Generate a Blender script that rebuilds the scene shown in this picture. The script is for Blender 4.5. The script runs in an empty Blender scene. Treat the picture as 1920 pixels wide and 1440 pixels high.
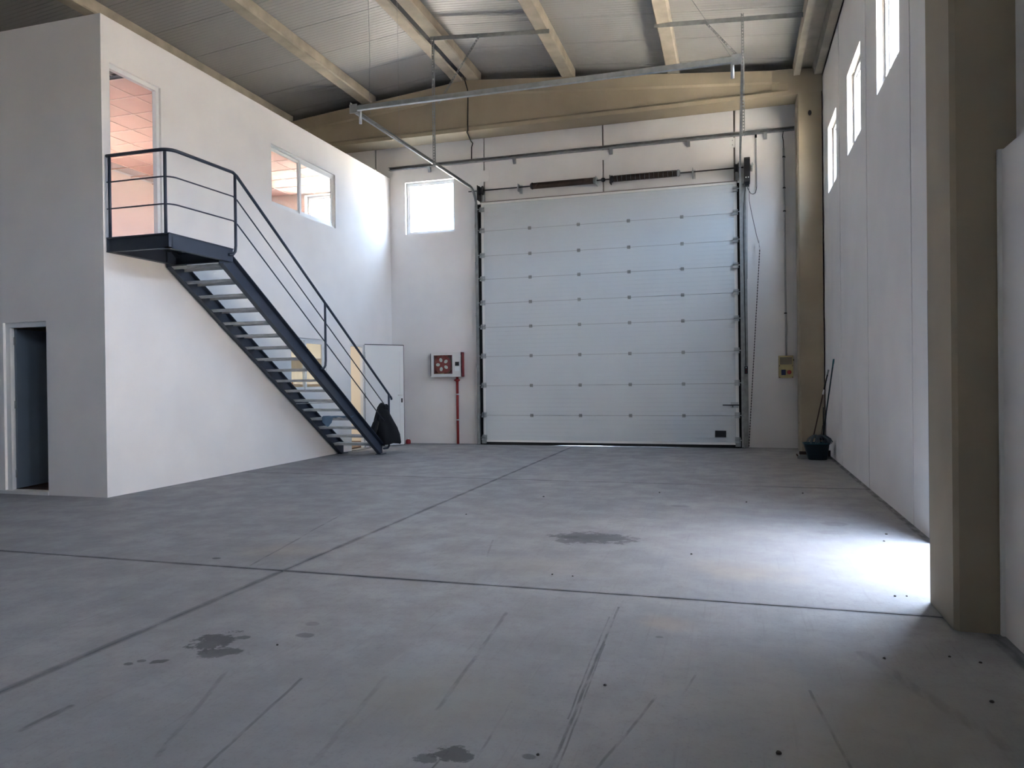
import bpy, bmesh, math, random
from mathutils import Vector, Matrix
random.seed(7)
R = math.radians
scene = bpy.context.scene
COL = scene.collection

# ------------------------------------------------------------------ camera
F_PX, YAW, PITCH, ROLL, CAM_H = 1401.22, R(16.6686), R(-0.3473), R(-0.7037), 1.40
cam_d = bpy.data.cameras.new('camera')
cam_d.sensor_fit = 'HORIZONTAL'
cam_d.sensor_width = 36.0
cam_d.lens = F_PX * 36.0 / 1920.0
cam_d.clip_start = 0.05
cam = bpy.data.objects.new('camera', cam_d)
COL.objects.link(cam)
_f = Vector((-math.sin(YAW) * math.cos(PITCH), math.cos(YAW) * math.cos(PITCH), math.sin(PITCH)))
_r0 = Vector((math.cos(YAW), math.sin(YAW), 0))
_u0 = _r0.cross(_f)
_r = math.cos(ROLL) * _r0 + math.sin(ROLL) * _u0
_u = -math.sin(ROLL) * _r0 + math.cos(ROLL) * _u0
cam.matrix_world = Matrix(((_r.x, _u.x, -_f.x, 0), (_r.y, _u.y, -_f.y, 0), (_r.z, _u.z, -_f.z, CAM_H), (0, 0, 0, 1)))
scene.camera = cam

# ------------------------------------------------------------------ world, sun, exposure
SKY = (0.60, 0.75, 1.0)
SKY_STRENGTH = 20.5
SUN_STRENGTH = 190.0
EXPOSURE = 0.72
world = bpy.data.worlds.new('sky')
scene.world = world
world.use_nodes = True
bg = world.node_tree.nodes['Background']
bg.inputs['Color'].default_value = (*SKY, 1)
bg.inputs['Strength'].default_value = SKY_STRENGTH
sun_d = bpy.data.lights.new('sun', 'SUN')
sun_d.energy = SUN_STRENGTH
sun_d.angle = R(0.53)
sun_d.color = (1.0, 0.91, 0.82)
sun = bpy.data.objects.new('sun', sun_d)
COL.objects.link(sun)
sun.rotation_euler = Vector((0.14, 0.50, -0.85)).to_track_quat('-Z', 'Y').to_euler()   # high sun over the roof, from the office side

def portal(loc, normal, w, h):
    """a light portal in a window opening: steers sky sampling, gives off nothing itself"""
    d = bpy.data.lights.new('window_portal', 'AREA')
    d.shape = 'RECTANGLE'
    d.size, d.size_y = w, h
    d.cycles.is_portal = True
    o = bpy.data.objects.new('window_portal', d)
    COL.objects.link(o)
    n = Vector(normal)
    o.location = loc
    o.rotation_euler = n.to_track_quat('-Z', 'Z' if abs(n.z) < .9 else 'Y').to_euler()

vs = scene.view_settings
vs.view_transform = 'Standard'
vs.look = 'None'
vs.exposure = EXPOSURE
vs.gamma = 1.0
vs.use_curve_mapping = False
scene.cycles.max_bounces = 8
scene.cycles.diffuse_bounces = 5
scene.cycles.transparent_max_bounces = 12
scene.cycles.sample_clamp_indirect = 40.0
scene.cycles.adaptive_threshold = 0.035

# ------------------------------------------------------------------ helpers
class MB:
    """collects faces for ONE mesh"""
    def __init__(self):
        self.v, self.f, self.s = [], [], []
    def quad(self, pts, smooth=False):
        n = len(self.v)
        self.v += [tuple(p) for p in pts]
        self.f.append(tuple(range(n, n + len(pts))))
        self.s.append(smooth)
        return self
    def box(self, x0, x1, y0, y1, z0, z1):
        n = len(self.v)
        self.v += [(x, y, z) for x in (x0, x1) for y in (y0, y1) for z in (z0, z1)]
        for a in ((0, 1, 3, 2), (4, 6, 7, 5), (0, 4, 5, 1), (2, 3, 7, 6), (0, 2, 6, 4), (1, 5, 7, 3)):
            self.f.append(tuple(n + i for i in a))
            self.s.append(False)
        return self
    def bar(self, a, b, w, h, up=(0, 0, 1)):
        a, b = Vector(a), Vector(b)
        d = (b - a).normalized()
        u = Vector(up)
        s = d.cross(u)
        if s.length < 1e-4:
            s = d.cross(Vector((0, 1, 0)))
        s.normalize()
        u = s.cross(d)
        n = len(self.v)
        for p in (a, b):
            for i, j in ((-1, -1), (1, -1), (1, 1), (-1, 1)):
                self.v.append(tuple(p + s * i * w / 2 + u * j * h / 2))
        for k in ((0, 1, 2, 3), (7, 6, 5, 4), (0, 4, 5, 1), (1, 5, 6, 2), (2, 6, 7, 3), (3, 7, 4, 0)):
            self.f.append(tuple(n + i for i in k))
            self.s.append(False)
        return self
    def tube(self, path, r, seg=8, closed=False):
        P = [Vector(p) for p in path]
        n0 = len(self.v)
        prev = None
        for i, p in enumerate(P):
            t = (P[min(i + 1, len(P) - 1)] - P[max(i - 1, 0)]).normalized()
            if prev is None:
                s = t.cross(Vector((0, 0, 1)))
                if s.length < 1e-3:
                    s = t.cross(Vector((0, 1, 0)))
            else:
                s = prev - t * prev.dot(t)
            s.normalize()
            prev = s
            b = t.cross(s)
            rr = r[i] if isinstance(r, (list, tuple)) else r
            for k in range(seg):
                a = 2 * math.pi * k / seg
                self.v.append(tuple(p + s * math.cos(a) * rr + b * math.sin(a) * rr))
        for i in range(len(P) - 1):
            for k in range(seg):
                k2 = (k + 1) % seg
                self.f.append((n0 + i * seg + k, n0 + i * seg + k2, n0 + (i + 1) * seg + k2, n0 + (i + 1) * seg + k))
                self.s.append(True)
        for i, rev in ((0, True), (len(P) - 1, False)):
            c = [n0 + i * seg + k for k in range(seg)]
            self.f.append(tuple(c[::-1] if rev else c))
            self.s.append(False)
        return self
    def prism(self, prof, axis, a, b):
        """profile polygon swept from a to b along axis; the profile holds the two other coordinates in order"""
        def P(u, v, t):
            return {'x': (t, u, v), 'y': (u, t, v), 'z': (u, v, t)}[axis]
        n = len(self.v)
        m = len(prof)
        self.v += [P(u, v, a) for u, v in prof] + [P(u, v, b) for u, v in prof]
        self.f.append(tuple(range(n, n + m)))
        self.f.append(tuple(range(n + 2 * m - 1, n + m - 1, -1)))
        self.s += [False, False]
        for i in range(m):
            j = (i + 1) % m
            self.f.append((n + i, n + m + i, n + m + j, n + j))
            self.s.append(False)
        return self
    def loft(self, rings, smooth=False, cap=True):
        n = len(self.v)
        m = len(rings[0])
        for r in rings:
            self.v += [tuple(p) for p in r]
        for i in range(len(rings) - 1):
            for k in range(m):
                k2 = (k + 1) % m
                self.f.append((n + i * m + k, n + i * m + k2, n + (i + 1) * m + k2, n + (i + 1) * m + k))
                self.s.append(smooth)
        if cap:
            self.f.append(tuple(n + k for k in range(m))[::-1])
            self.f.append(tuple(n + (len(rings) - 1) * m + k for k in range(m)))
            self.s += [False, False]
        return self
    def lathe(self, c, axis, prof, seg=20):
        """prof: (distance along axis, radius)"""
        rings = []
        for t, r in prof:
            ring = []
            for k in range(seg):
                a = 2 * math.pi * k / seg
                u, v = math.cos(a) * r, math.sin(a) * r
                p = {'x': (t, u, v), 'y': (u, t, v), 'z': (u, v, t)}[axis]
                ring.append((c[0] + p[0], c[1] + p[1], c[2] + p[2]))
            rings.append(ring)
        return self.loft(rings, smooth=True)
    def grid_wall(self, us, vv, holes, t0, t1, axis):
        """wall with clean rectangular openings; axis = thickness axis; u is x (or y when axis is x), v is z"""
        U = sorted(set([us[0], us[1]] + [h[i] for h in holes for i in (0, 1) if us[0] < h[i] < us[1]]))
        V = sorted(set([vv[0], vv[1]] + [h[i] for h in holes for i in (2, 3) if vv[0] < h[i] < vv[1]]))
        def full(i, j):
            if i < 0 or j < 0 or i >= len(U) - 1 or j >= len(V) - 1:
                return False
            u, v = (U[i] + U[i + 1]) / 2, (V[j] + V[j + 1]) / 2
            return not any(h[0] < u < h[1] and h[2] < v < h[3] for h in holes)
        def P(u, v, t):
            return (t, u, v) if axis == 'x' else (u, t, v)
        for i in range(len(U) - 1):
            for j in range(len(V) - 1):
                if not full(i, j):
                    continue
                a, b, c, d = U[i], U[i + 1], V[j], V[j + 1]
                self.quad([P(a, c, t0), P(b, c, t0), P(b, d, t0), P(a, d, t0)])
                self.quad([P(a, c, t1), P(a, d, t1), P(b, d, t1), P(b, c, t1)])
                if not full(i - 1, j): self.quad([P(a, c, t0), P(a, d, t0), P(a, d, t1), P(a, c, t1)])
                if not full(i + 1, j): self.quad([P(b, c, t0), P(b, c, t1), P(b, d, t1), P(b, d, t0)])
                if not full(i, j - 1): self.quad([P(a, c, t0), P(a, c, t1), P(b, c, t1), P(b, c, t0)])
                if not full(i, j + 1): self.quad([P(a, d, t0), P(b, d, t0), P(b, d, t1), P(a, d, t1)])
        return self
    def mesh(self, name, mat, weld=True):
        me = bpy.data.meshes.new(name)
        me.from_pydata(self.v, [], self.f)
        me.polygons.foreach_set('use_smooth', self.s)
        bm = bmesh.new()
        bm.from_mesh(me)
        if weld:
            bmesh.ops.remove_doubles(bm, verts=bm.verts, dist=1e-5)
        bmesh.ops.recalc_face_normals(bm, faces=bm.faces)
        bm.to_mesh(me)
        bm.free()
        if mat:
            me.materials.append(mat)
        return me

def put(name, me, parent=None):
    o = bpy.data.objects.new(name, me)
    COL.objects.link(o)
    if parent is not None:
        o.parent = parent
        o.matrix_parent_inverse = Matrix.Translation(parent.location).inverted() @ Matrix.Identity(4) if parent.rotation_euler == Vector((0, 0, 0)) else parent.matrix_basis.inverted()
    return o
def obj(name, mb, mat, parent=None):
    """mesh in WORLD coordinates; origin stays at the world origin for children of things that stand still"""
    return put(name, mb.mesh(name, mat), parent)
def tag(o, label, cat=None, group=None, kind=None):
    o['label'] = label
    if cat: o['category'] = cat
    if group: o['group'] = group
    if kind: o['kind'] = kind
    return o
def thing(name, loc, label, cat, group=None, kind=None):
    o = bpy.data.objects.new(name, None)
    o.empty_display_size = 0.1
    COL.objects.link(o)
    o.location = loc
    return tag(o, label, cat, group, kind)
def struct(name, mb, mat, label, cat=None):
    o = obj(name, mb, mat)
    return tag(o, label, cat, kind='structure')
def inst(name, me, loc, parent, rot=None):
    """one of many alike pieces: shared mesh, placed in world space under a parent"""
    o = put(name, me, parent)
    o.location = loc
    if rot: o.rotation_euler = rot
    return o

# ------------------------------------------------------------------ materials
def mat(name, color, rough=0.6, metal=0.0, var=0.0, scale=4.0, bump=0.0, bscale=40.0, spec=0.4, detail=4.0, stretch=None):
    m = bpy.data.materials.new(name)
    m.use_nodes = True
    nt = m.node_tree
    p = nt.nodes['Principled BSDF']
    p.inputs['Base Color'].default_value = (*color, 1)
    p.inputs['Roughness'].default_value = rough
    p.inputs['Metallic'].default_value = metal
    p.inputs['Specular IOR Level'].default_value = spec
    if var or bump:
        g = nt.nodes.new('ShaderNodeNewGeometry')
        src = g.outputs['Position']
        if stretch:
            mp = nt.nodes.new('ShaderNodeMapping')
            mp.inputs['Scale'].default_value = stretch
            nt.links.new(src, mp.inputs['Vector'])
            src = mp.outputs['Vector']
    if var:
        n = nt.nodes.new('ShaderNodeTexNoise')
        n.inputs['Scale'].default_value = scale
        n.inputs['Detail'].default_value = detail
        nt.links.new(src, n.inputs['Vector'])
        mr = nt.nodes.new('ShaderNodeMapRange')
        mr.inputs['From Min'].default_value = 0.3
        mr.inputs['From Max'].default_value = 0.7
        mr.inputs['To Min'].default_value = 1 - var
        mr.inputs['To Max'].default_value = 1 + var * 0.6
        nt.links.new(n.outputs['Fac'], mr.inputs['Value'])
        mx = nt.nodes.new('ShaderNodeVectorMath')
        mx.operation = 'SCALE'
        mx.inputs[0].default_value = color
        nt.links.new(mr.outputs['Result'], mx.inputs['Scale'])
        nt.links.new(mx.outputs['Vector'], p.inputs['Base Color'])
    if bump:
        b = nt.nodes.new('ShaderNodeTexNoise')
        b.inputs['Scale'].default_value = bscale
        b.inputs['Detail'].default_value = 3
        nt.links.new(src, b.inputs['Vector'])
        bp = nt.nodes.new('ShaderNodeBump')
        bp.inputs['Strength'].default_value = bump
        bp.inputs['Distance'].default_value = 0.01
        nt.links.new(b.outputs['Fac'], bp.inputs['Height'])
        nt.links.new(bp.outputs['Normal'], p.inputs['Normal'])
    return m

def glass_mat():
    m = bpy.data.materials.new('window_glass')
    m.use_nodes = True
    nt = m.node_tree
    nt.nodes.remove(nt.nodes['Principled BSDF'])
    out = nt.nodes['Material Output']
    tr = nt.nodes.new('ShaderNodeBsdfTransparent')
    tr.inputs['Color'].default_value = (0.93, 0.95, 0.95, 1)
    gl = nt.nodes.new('ShaderNodeBsdfGlossy')
    gl.inputs['Roughness'].default_value = 0.02
    lw = nt.nodes.new('ShaderNodeLayerWeight')
    lw.inputs['Blend'].default_value = 0.5
    pw = nt.nodes.new('ShaderNodeMath')
    pw.operation = 'POWER'
    pw.inputs[1].default_value = 5.0
    nt.links.new(lw.outputs['Facing'], pw.inputs[0])
    fr = nt.nodes.new('ShaderNodeMath')
    fr.operation = 'MULTIPLY_ADD'
    fr.inputs[1].default_value = 0.9
    fr.inputs[2].default_value = 0.04
    nt.links.new(pw.outputs[0], fr.inputs[0])
    mx = nt.nodes.new('ShaderNodeMixShader')
    nt.links.new(fr.outputs[0], mx.inputs['Fac'])
    nt.links.new(tr.outputs['BSDF'], mx.inputs[1])
    nt.links.new(gl.outputs['BSDF'], mx.inputs[2])
    nt.links.new(mx.outputs['Shader'], out.inputs['Surface'])
    return m

def emit_mat(name, color, strength):
    m = mat(name, color, 0.5)
    p = m.node_tree.nodes['Principled BSDF']
    p.inputs['Emission Color'].default_value = (*color, 1)
    p.inputs['Emission Strength'].default_value = strength
    return m

def floor_mat(stains, segs, tints, joints_x, joints_y):
    m = bpy.data.materials.new('concrete_floor')
    m.use_nodes = True
    nt = m.node_tree
    N, L = nt.nodes.new, nt.links.new
    p = nt.nodes['Principled BSDF']
    geo = N('ShaderNodeNewGeometry')
    pos = geo.outputs['Position']
    def math_(op, a, b=None, clamp=False):
        n = N('ShaderNodeMath')
        n.operation = op
        n.use_clamp = clamp
        for i, x in enumerate((a, b)):
            if x is None: continue
            if isinstance(x, (int, float)): n.inputs[i].default_value = x
            else: L(x, n.inputs[i])
        return n.outputs[0]
    def vm(op, a, b=None, scale=None):
        n = N('ShaderNodeVectorMath')
        n.operation = op
        for i, x in enumerate((a, b)):
            if x is None: continue
            if isinstance(x, tuple): n.inputs[i].default_value = x
            else: L(x, n.inputs[i])
        if scale is not None:
            if isinstance(scale, (int, float)): n.inputs['Scale'].default_value = scale
            else: L(scale, n.inputs['Scale'])
        return n.outputs['Value'] if op in ('LENGTH', 'DOT_PRODUCT', 'DISTANCE') else n.outputs['Vector']
    def noise(scale, detail=4, src=pos, rough=0.55):
        n = N('ShaderNodeTexNoise')
        n.inputs['Scale'].default_value = scale
        n.inputs['Detail'].default_value = detail
        n.inputs['Roughness'].default_value = rough
        L(src, n.inputs['Vector'])
        return n.outputs['Fac']
    def ramp(x, a, b, c=0.0, d=1.0, smooth=True):
        n = N('ShaderNodeMapRange')
        n.interpolation_type = 'SMOOTHSTEP' if smooth else 'LINEAR'
        n.inputs['From Min'].default_value = a
        n.inputs['From Max'].default_value = b
        n.inputs['To Min'].default_value = c
        n.inputs['To Max'].default_value = d
        L(x, n.inputs['Value'])
        return n.outputs['Result']
    def mixc(fac, a, b):
        n = N('ShaderNodeMix')
        n.data_type = 'RGBA'
        L(fac, n.inputs['Factor'])
        for s, x in (('A', a), ('B', b)):
            i = [q for q in n.inputs if q.name == s and q.type == 'RGBA'][0]
            if isinstance(x, tuple): i.default_value = (*x, 1)
            else: L(x, i)
        return [q for q in n.outputs if q.type == 'RGBA'][0]
    flat = vm('MULTIPLY', pos, (1, 1, 0))
    big = noise(0.55, 5)
    mid = noise(3.0, 6)
    fine = noise(60, 3)
    stre = N('ShaderNodeMapping')
    stre.inputs['Rotation'].default_value = (0, 0, R(8))
    stre.inputs['Scale'].default_value = (7.0, 1.6, 1)
    L(pos, stre.inputs['Vector'])
    streak = noise(3.0, 5, stre.outputs['Vector'])
    base = mixc(ramp(big, .35, .65), (0.280, 0.277, 0.287), (0.330, 0.326, 0.333))
    base = mixc(ramp(mid, .3, .75, 0, .45), base, (0.235, 0.230, 0.232))
    base = mixc(ramp(streak, .52, .78, 0, .4), base, (0.335, 0.33, 0.325))
    base = mixc(ramp(noise(14, 5, rough=.7), .45, .72, 0, .40), base, (0.215, 0.208, 0.205))
    base = mixc(ramp(fine, .56, .72, 0, .35), base, (0.16, 0.16, 0.16))
    scr = N('ShaderNodeMapping')
    scr.inputs['Rotation'].default_value = (0, 0, R(-6))
    scr.inputs['Scale'].default_value = (38.0, 1.3, 1)
    L(pos, scr.inputs['Vector'])
    base = mixc(ramp(noise(1.0, 4, scr.outputs['Vector'], .65), .55, .75, 0, .38), base, (0.19, 0.187, 0.19))
    # faint rusty and dusty areas
    for (x, y, rx, ry, c, k) in tints:
        d = vm('LENGTH', vm('MULTIPLY', vm('SUBTRACT', flat, (x, y, 0)), (1 / rx, 1 / ry, 0)))
        d = math_('ADD', d, math_('MULTIPLY', math_('SUBTRACT', mid, 0.5), 1.4))
        base = mixc(ramp(d, 1.1, 0.1, 0, k), base, c)
    # dirt in and beside the joints
    jn = ramp(mid, .3, .6, .35, 1)
    sep = N('ShaderNodeSeparateXYZ')
    L(pos, sep.inputs[0])
    wob = math_('MULTIPLY', math_('SUBTRACT', noise(1.5, 2), 0.5), 0.03)
    for axis, js in ((0, joints_x), (1, joints_y)):
        for j, w in js:
            d = math_('ABSOLUTE', math_('ADD', math_('SUBTRACT', sep.outputs[axis], j), wob))
            base = mixc(math_('MULTIPLY', ramp(d, w, w * .35, 0, .75), jn), base, (0.13, 0.13, 0.14))
    # oil stains and drips
    ragged = math_('ADD', math_('MULTIPLY', math_('SUBTRACT', noise(9, 5, rough=.75), .5), 3.6), math_('MULTIPLY', math_('SUBTRACT', mid, .5), 2.4))
    for (x, y, rx, ry, rot, k, rag) in stains:
        v = vm('SUBTRACT', flat, (x, y, 0))
        c, s = math.cos(rot), math.sin(rot)
        u1 = vm('DOT_PRODUCT', v, (c / rx, s / rx, 0))
        u2 = vm('DOT_PRODUCT', v, (-s / ry, c / ry, 0))
        d = math_('SQRT', math_('ADD', math_('MULTIPLY', u1, u1), math_('MULTIPLY', u2, u2)))
        d = math_('ADD', d, math_('MULTIPLY', ragged, rag))
        base = mixc(ramp(d, 1.0, .70, 0, k), base, (0.07, 0.07, 0.075))
    # scrape lines and tyre marks
    brk = ramp(streak, .35, .6, .15, 1)
    for (ax, ay, bx, by, w, k) in segs:
        ab = (bx - ax, by - ay, 0)
        l2 = ab[0] ** 2 + ab[1] ** 2
        v = vm('SUBTRACT', vm('ADD', flat, vm('SCALE', (1, .3, 0), scale=wob)), (ax, ay, 0))
        h = math_('MULTIPLY', vm('DOT_PRODUCT', v, ab), 1 / l2, clamp=True)
        d = vm('LENGTH', vm('SUBTRACT', v, vm('SCALE', ab, scale=h)))
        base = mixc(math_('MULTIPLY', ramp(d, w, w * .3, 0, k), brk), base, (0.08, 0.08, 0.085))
    L(base, p.inputs['Base Color'])
    L(ramp(mid, .3, .7, .52, .78), p.inputs['Roughness'])
    p.inputs['Specular IOR Level'].default_value = 0.35
    bp = N('ShaderNodeBump')
    bp.inputs['Strength'].default_value = 0.12
    bp.inputs['Distance'].default_value = 0.004
    L(fine, bp.inputs['Height'])
    L(bp.outputs['Normal'], p.inputs['Normal'])
    return m

M = {}
M['plaster'] = mat('white_plaster', (0.81, 0.795, 0.795), .75, var=.035, scale=1.6, bump=.12, bscale=22)
M['panel_white'] = mat('white_painted_concrete', (0.79, 0.775, 0.775), .7, var=.05, scale=1.2, bump=.06, bscale=60)
M['joint'] = mat('joint_filler', (0.27, 0.25, 0.23), .9)
M['tan'] = mat('tan_concrete', (0.355, 0.30, 0.22), .8, var=.10, scale=1.5, bump=.06, bscale=30)
M['purlin'] = mat('raw_concrete', (0.44, 0.39, 0.315), .85, var=.20, scale=3.0, bump=.10, bscale=40)
M['deck'] = mat('roof_sheet', (0.37, 0.365, 0.36), .45, var=.05, scale=.6)
M['gap_shade'] = mat('gap_shade', (0.03, 0.028, 0.03), .8)  # near-black colour stands in for the shade inside gaps
M['white_alu'] = mat('white_aluminium', (0.80, 0.81, 0.82), .35)
M['door_white'] = mat('door_white_sheet', (0.62, 0.655, 0.68), .42, var=.03, scale=1.0)
M['door_trim'] = mat('door_white_trim', (0.80, 0.80, 0.79), .5)
M['galv'] = mat('galvanised_steel', (0.47, 0.50, 0.52), .38, metal=.85, var=.15, scale=12)
M['galv_dull'] = mat('dull_galvanised_steel', (0.33, 0.34, 0.34), .55, metal=.6, var=.2, scale=9)
M['steel_dark'] = mat('dark_grease_steel', (0.06, 0.055, 0.055), .5, metal=.5, var=.2, scale=20)
M['spring'] = mat('spring_steel', (0.085, 0.06, 0.05), .5, metal=.6)
M['stair'] = mat('dark_blue_grey_paint', (0.035, 0.045, 0.070), .42, var=.12, scale=6, spec=.5)
M['tread'] = mat('worn_grey_tread', (0.50, 0.51, 0.53), .6, metal=.1, var=.3, scale=7, stretch=(1, 6, 6))
M['seam'] = mat('grey_seam_shade', (0.34, 0.355, 0.37), .7)
M['glass'] = glass_mat()
M['black'] = mat('black_plastic', (0.012, 0.012, 0.014), .45)
M['rubber'] = mat('black_rubber', (0.01, 0.01, 0.01), .8)
M['red'] = mat('red_paint', (0.30, 0.018, 0.025), .4)
M['red_pipe'] = mat('red_pipe_paint', (0.28, 0.02, 0.02), .4)
M['white_plastic'] = mat('white_plastic', (0.72, 0.70, 0.69), .4)
M['beige'] = mat('beige_plastic', (0.43, 0.36, 0.19), .5)
M['smoke'] = mat('smoked_window', (0.12, 0.11, 0.075), .15)
M['blue_plug'] = mat('blue_socket', (0.02, 0.03, 0.09), .4)
M['terracotta'] = mat('terracotta_tile', (0.36, 0.17, 0.11), .5, var=.12, scale=5)
M['brown_tile'] = mat('brown_tile', (0.14, 0.075, 0.05), .5, var=.15, scale=5)
M['office_wall'] = mat('cream_wall', (0.80, 0.75, 0.65), .75)
M['pink_wall'] = mat('pink_cast_wall', (0.80, 0.70, 0.64), .75)  # white wall, with the pink cast of warm light put into its colour
M['ctile'] = mat('pink_cast_ceiling_tile', (0.74, 0.52, 0.46), .85, var=.03, scale=3)  # pink cast of the room's light is mixed into the tile colour
M['cgrid'] = mat('ceiling_grid', (0.80, 0.62, 0.55), .5)  # grid colour carries the same pink light cast
M['leaf_white'] = mat('white_door_leaf', (0.78, 0.785, 0.79), .4)
M['dark_door'] = mat('grey_door_leaf', (0.34, 0.37, 0.41), .45)
M['frame_dark'] = mat('dark_blue_frame', (0.10, 0.12, 0.16), .5)
M['conduit'] = mat('grey_conduit', (0.42, 0.43, 0.45), .5)
M['jacket'] = mat('black_cloth', (0.010, 0.010, 0.013), .85, bump=.3, bscale=25)
M['rag'] = mat('blue_cloth', (0.17, 0.26, 0.38), .9, bump=.3, bscale=40)
M['bucket'] = mat('dark_blue_plastic', (0.008, 0.022, 0.035), .4)
M['bucket_in'] = mat('teal_plastic', (0.015, 0.10, 0.13), .4)
M['mop'] = mat('grey_mop_yarn', (0.13, 0.16, 0.18), .95, bump=.5, bscale=60)
M['handle_brown'] = mat('brown_handle', (0.06, 0.03, 0.022), .5)
M['handle_blue'] = mat('dark_teal_handle', (0.012, 0.03, 0.045), .4)
M['light_block'] = mat('beige_light_block', (0.42, 0.37, 0.31), .9, var=.08, scale=.5)
M['ground'] = mat('pale_yard', (0.58, 0.53, 0.46), .9, var=.1, scale=.4)
M['stone'] = mat('dark_stone', (0.05, 0.042, 0.036), .9, var=.3, scale=60)
M['subfloor'] = mat('joint_bed', (0.10, 0.10, 0.10), .9)
M['sill_white'] = mat('white_threshold', (0.66, 0.66, 0.66), .6)
M['canvas'] = mat('tan_canvas', (0.42, 0.25, 0.12), .9)

# ------------------------------------------------------------------ key dimensions (metres)
XO = -7.45          # office side wall face
YF = 7.40           # office front wall face
YB = 15.45          # back wall face
XR = 1.57           # right wall face
XL = -12.30         # far left wall face
YR = -7.0           # rear wall face
RIDGE_X, RIDGE_Z, SLOPE = -5.355, 7.88, 0.097
def roof_z(x):
    return RIDGE_Z - SLOPE * abs(x - RIDGE_X)

# ------------------------------------------------------------------ ground outside
struct('ground', MB().box(-60, 60, -60, 80, -.30, -.06), M['ground'], 'pale yard surface outside the hall', 'ground')

nb = struct('added_light_block', MB().box(11.5, 20, -25, 45, -.3, 6.0), M['light_block'], 'unseen plain block added across the yard to cut low light', 'building')  # out-of-view block added to hold back low-angle light at the windows
obj('block_edge', MB().box(11.3, 20, -25.2, 45.2, 6.0, 6.25), M['galv_dull'], nb)

# ------------------------------------------------------------------ floor: cast slabs with saw joints
JX, JY = -3.235, (4.82, 10.02)
stains = [(-1.22, 6.47, .40, .26, .10, .72, .55), (-1.45, 6.47, .16, .07, 0, .6, .5),
          (-2.72, 3.42, .15, .15, .5, .85, .7), (-2.58, 3.28, .15, .07, .4, .8, .7), (-2.62, 3.50, .06, .045, .3, .7, .5),
          (-2.80, 3.09, .055, .03, .6, .8, .5), (-2.93, 3.02, .03, .02, 0, .8, .4), (-2.89, 3.07, .025, .02, 0, .7, .4),
          (-2.29, 3.62, .06, .04, 0, .55, .3), (-2.36, 3.80, .05, .04, 0, .35, .3), (-1.03, 2.60, .085, .07, .3, .85, .7), (-1.1, 2.54, .05, .05, .3, .7, .7),
          (.88, 7.62, .12, .14, 0, .35, .4), (.80, 7.2, .15, .10, 0, .25, .4), (-.6, 8.3, .12, .08, 0, .28, .3),
          (-3.99, 5.03, .045, .03, 0, .85, .3), (-.41, 4.08, .03, .02, .4, .5, .5), (-.75, 2.66, .03, .02, 0, .6, .4)]
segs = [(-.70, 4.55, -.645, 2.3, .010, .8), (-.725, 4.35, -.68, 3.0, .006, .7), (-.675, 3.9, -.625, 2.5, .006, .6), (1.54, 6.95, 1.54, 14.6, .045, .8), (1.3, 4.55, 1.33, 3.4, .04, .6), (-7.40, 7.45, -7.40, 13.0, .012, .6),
        (-3.99, 7.0, -3.58, 4.90, .016, .6), (-2.79, 2.55, -2.79, 2.33, .03, .7), (-1.98, 3.08, -1.86, 2.2, .012, .65),
        (-1.33, 4.27, -1.23, 2.94, .016, .45), (.30, 3.55, .39, 2.8, .010, .55), (-2.4, 3.1, -2.1, 2.3, .018, .35),
        (-.35, 3.3, -.52, 2.5, .010, .5), (-.20, 3.6, -.24, 3.35, .008, .5), (-2.05, 6.2, -1.9, 5.6, .012, .3),
        (-1.05, 2.62, -1.08, 2.2, .006, .8), (-.95, 3.1, -.92, 2.3, .008, .4), (.6, 4.1, .95, 3.2, .05, .28), (-1.6, 3.2, -1.5, 2.4, .02, .3)]
tints = [(-3.6, 5.4, .55, .35, (.31, .26, .22), .45), (-1.3, 3.05, .6, .5, (.26, .24, .205), .55), (.05, 5.6, .5, .35, (.33, .28, .23), .5),
         (-.4, 4.35, .25, .2, (.33, .26, .21), .5), (.45, 3.3, 1.0, .9, (.265, .245, .21), .6), (-1.5, 5.4, .8, .35, (.31, .285, .25), .35), (1.0, 12.0, .9, 2.6, (.28, .25, .21), .5)]
def slab_mat(x0, x1, y0, y1):
    """the floor material with only the marks that lie on this slab"""
    def hit(ax, ay, bx, by, m):
        return min(ax, bx) - m < x1 and max(ax, bx) + m > x0 and min(ay, by) - m < y1 and max(ay, by) + m > y0
    return floor_mat([t for t in stains if hit(t[0], t[1], t[0], t[1], 2 * max(t[2], t[3]))], [t for t in segs if hit(*t[:4], .06)],
                     [t for t in tints if hit(t[0], t[1], t[0], t[1], 1.5 * max(t[2], t[3]))],
                     [j for j in [(JX, .045)] if x0 - .1 < j[0] < x1 + .1], [j for j in [(JY[0], .045), (JY[1], .035)] if y0 - .1 < j[0] < y1 + .1])
fl = struct('floor', MB().box(XL, 1.75, YR, 15.60, -.20, -.015), M['subfloor'], 'grey power-floated concrete floor of the hall with saw-cut joints', 'floor')
gx, gy = [XL, -8.4, JX, 1.75], [YR, -.4, JY[0], JY[1], 15.60]
for i in range(3):
    for j in range(4):
        g = .009
        obj('slab', MB().box(gx[i] + g, gx[i + 1] - g, gy[j] + g, gy[j + 1] - g, -.10, 0), slab_mat(gx[i], gx[i + 1], gy[j], gy[j + 1]), fl)

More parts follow.
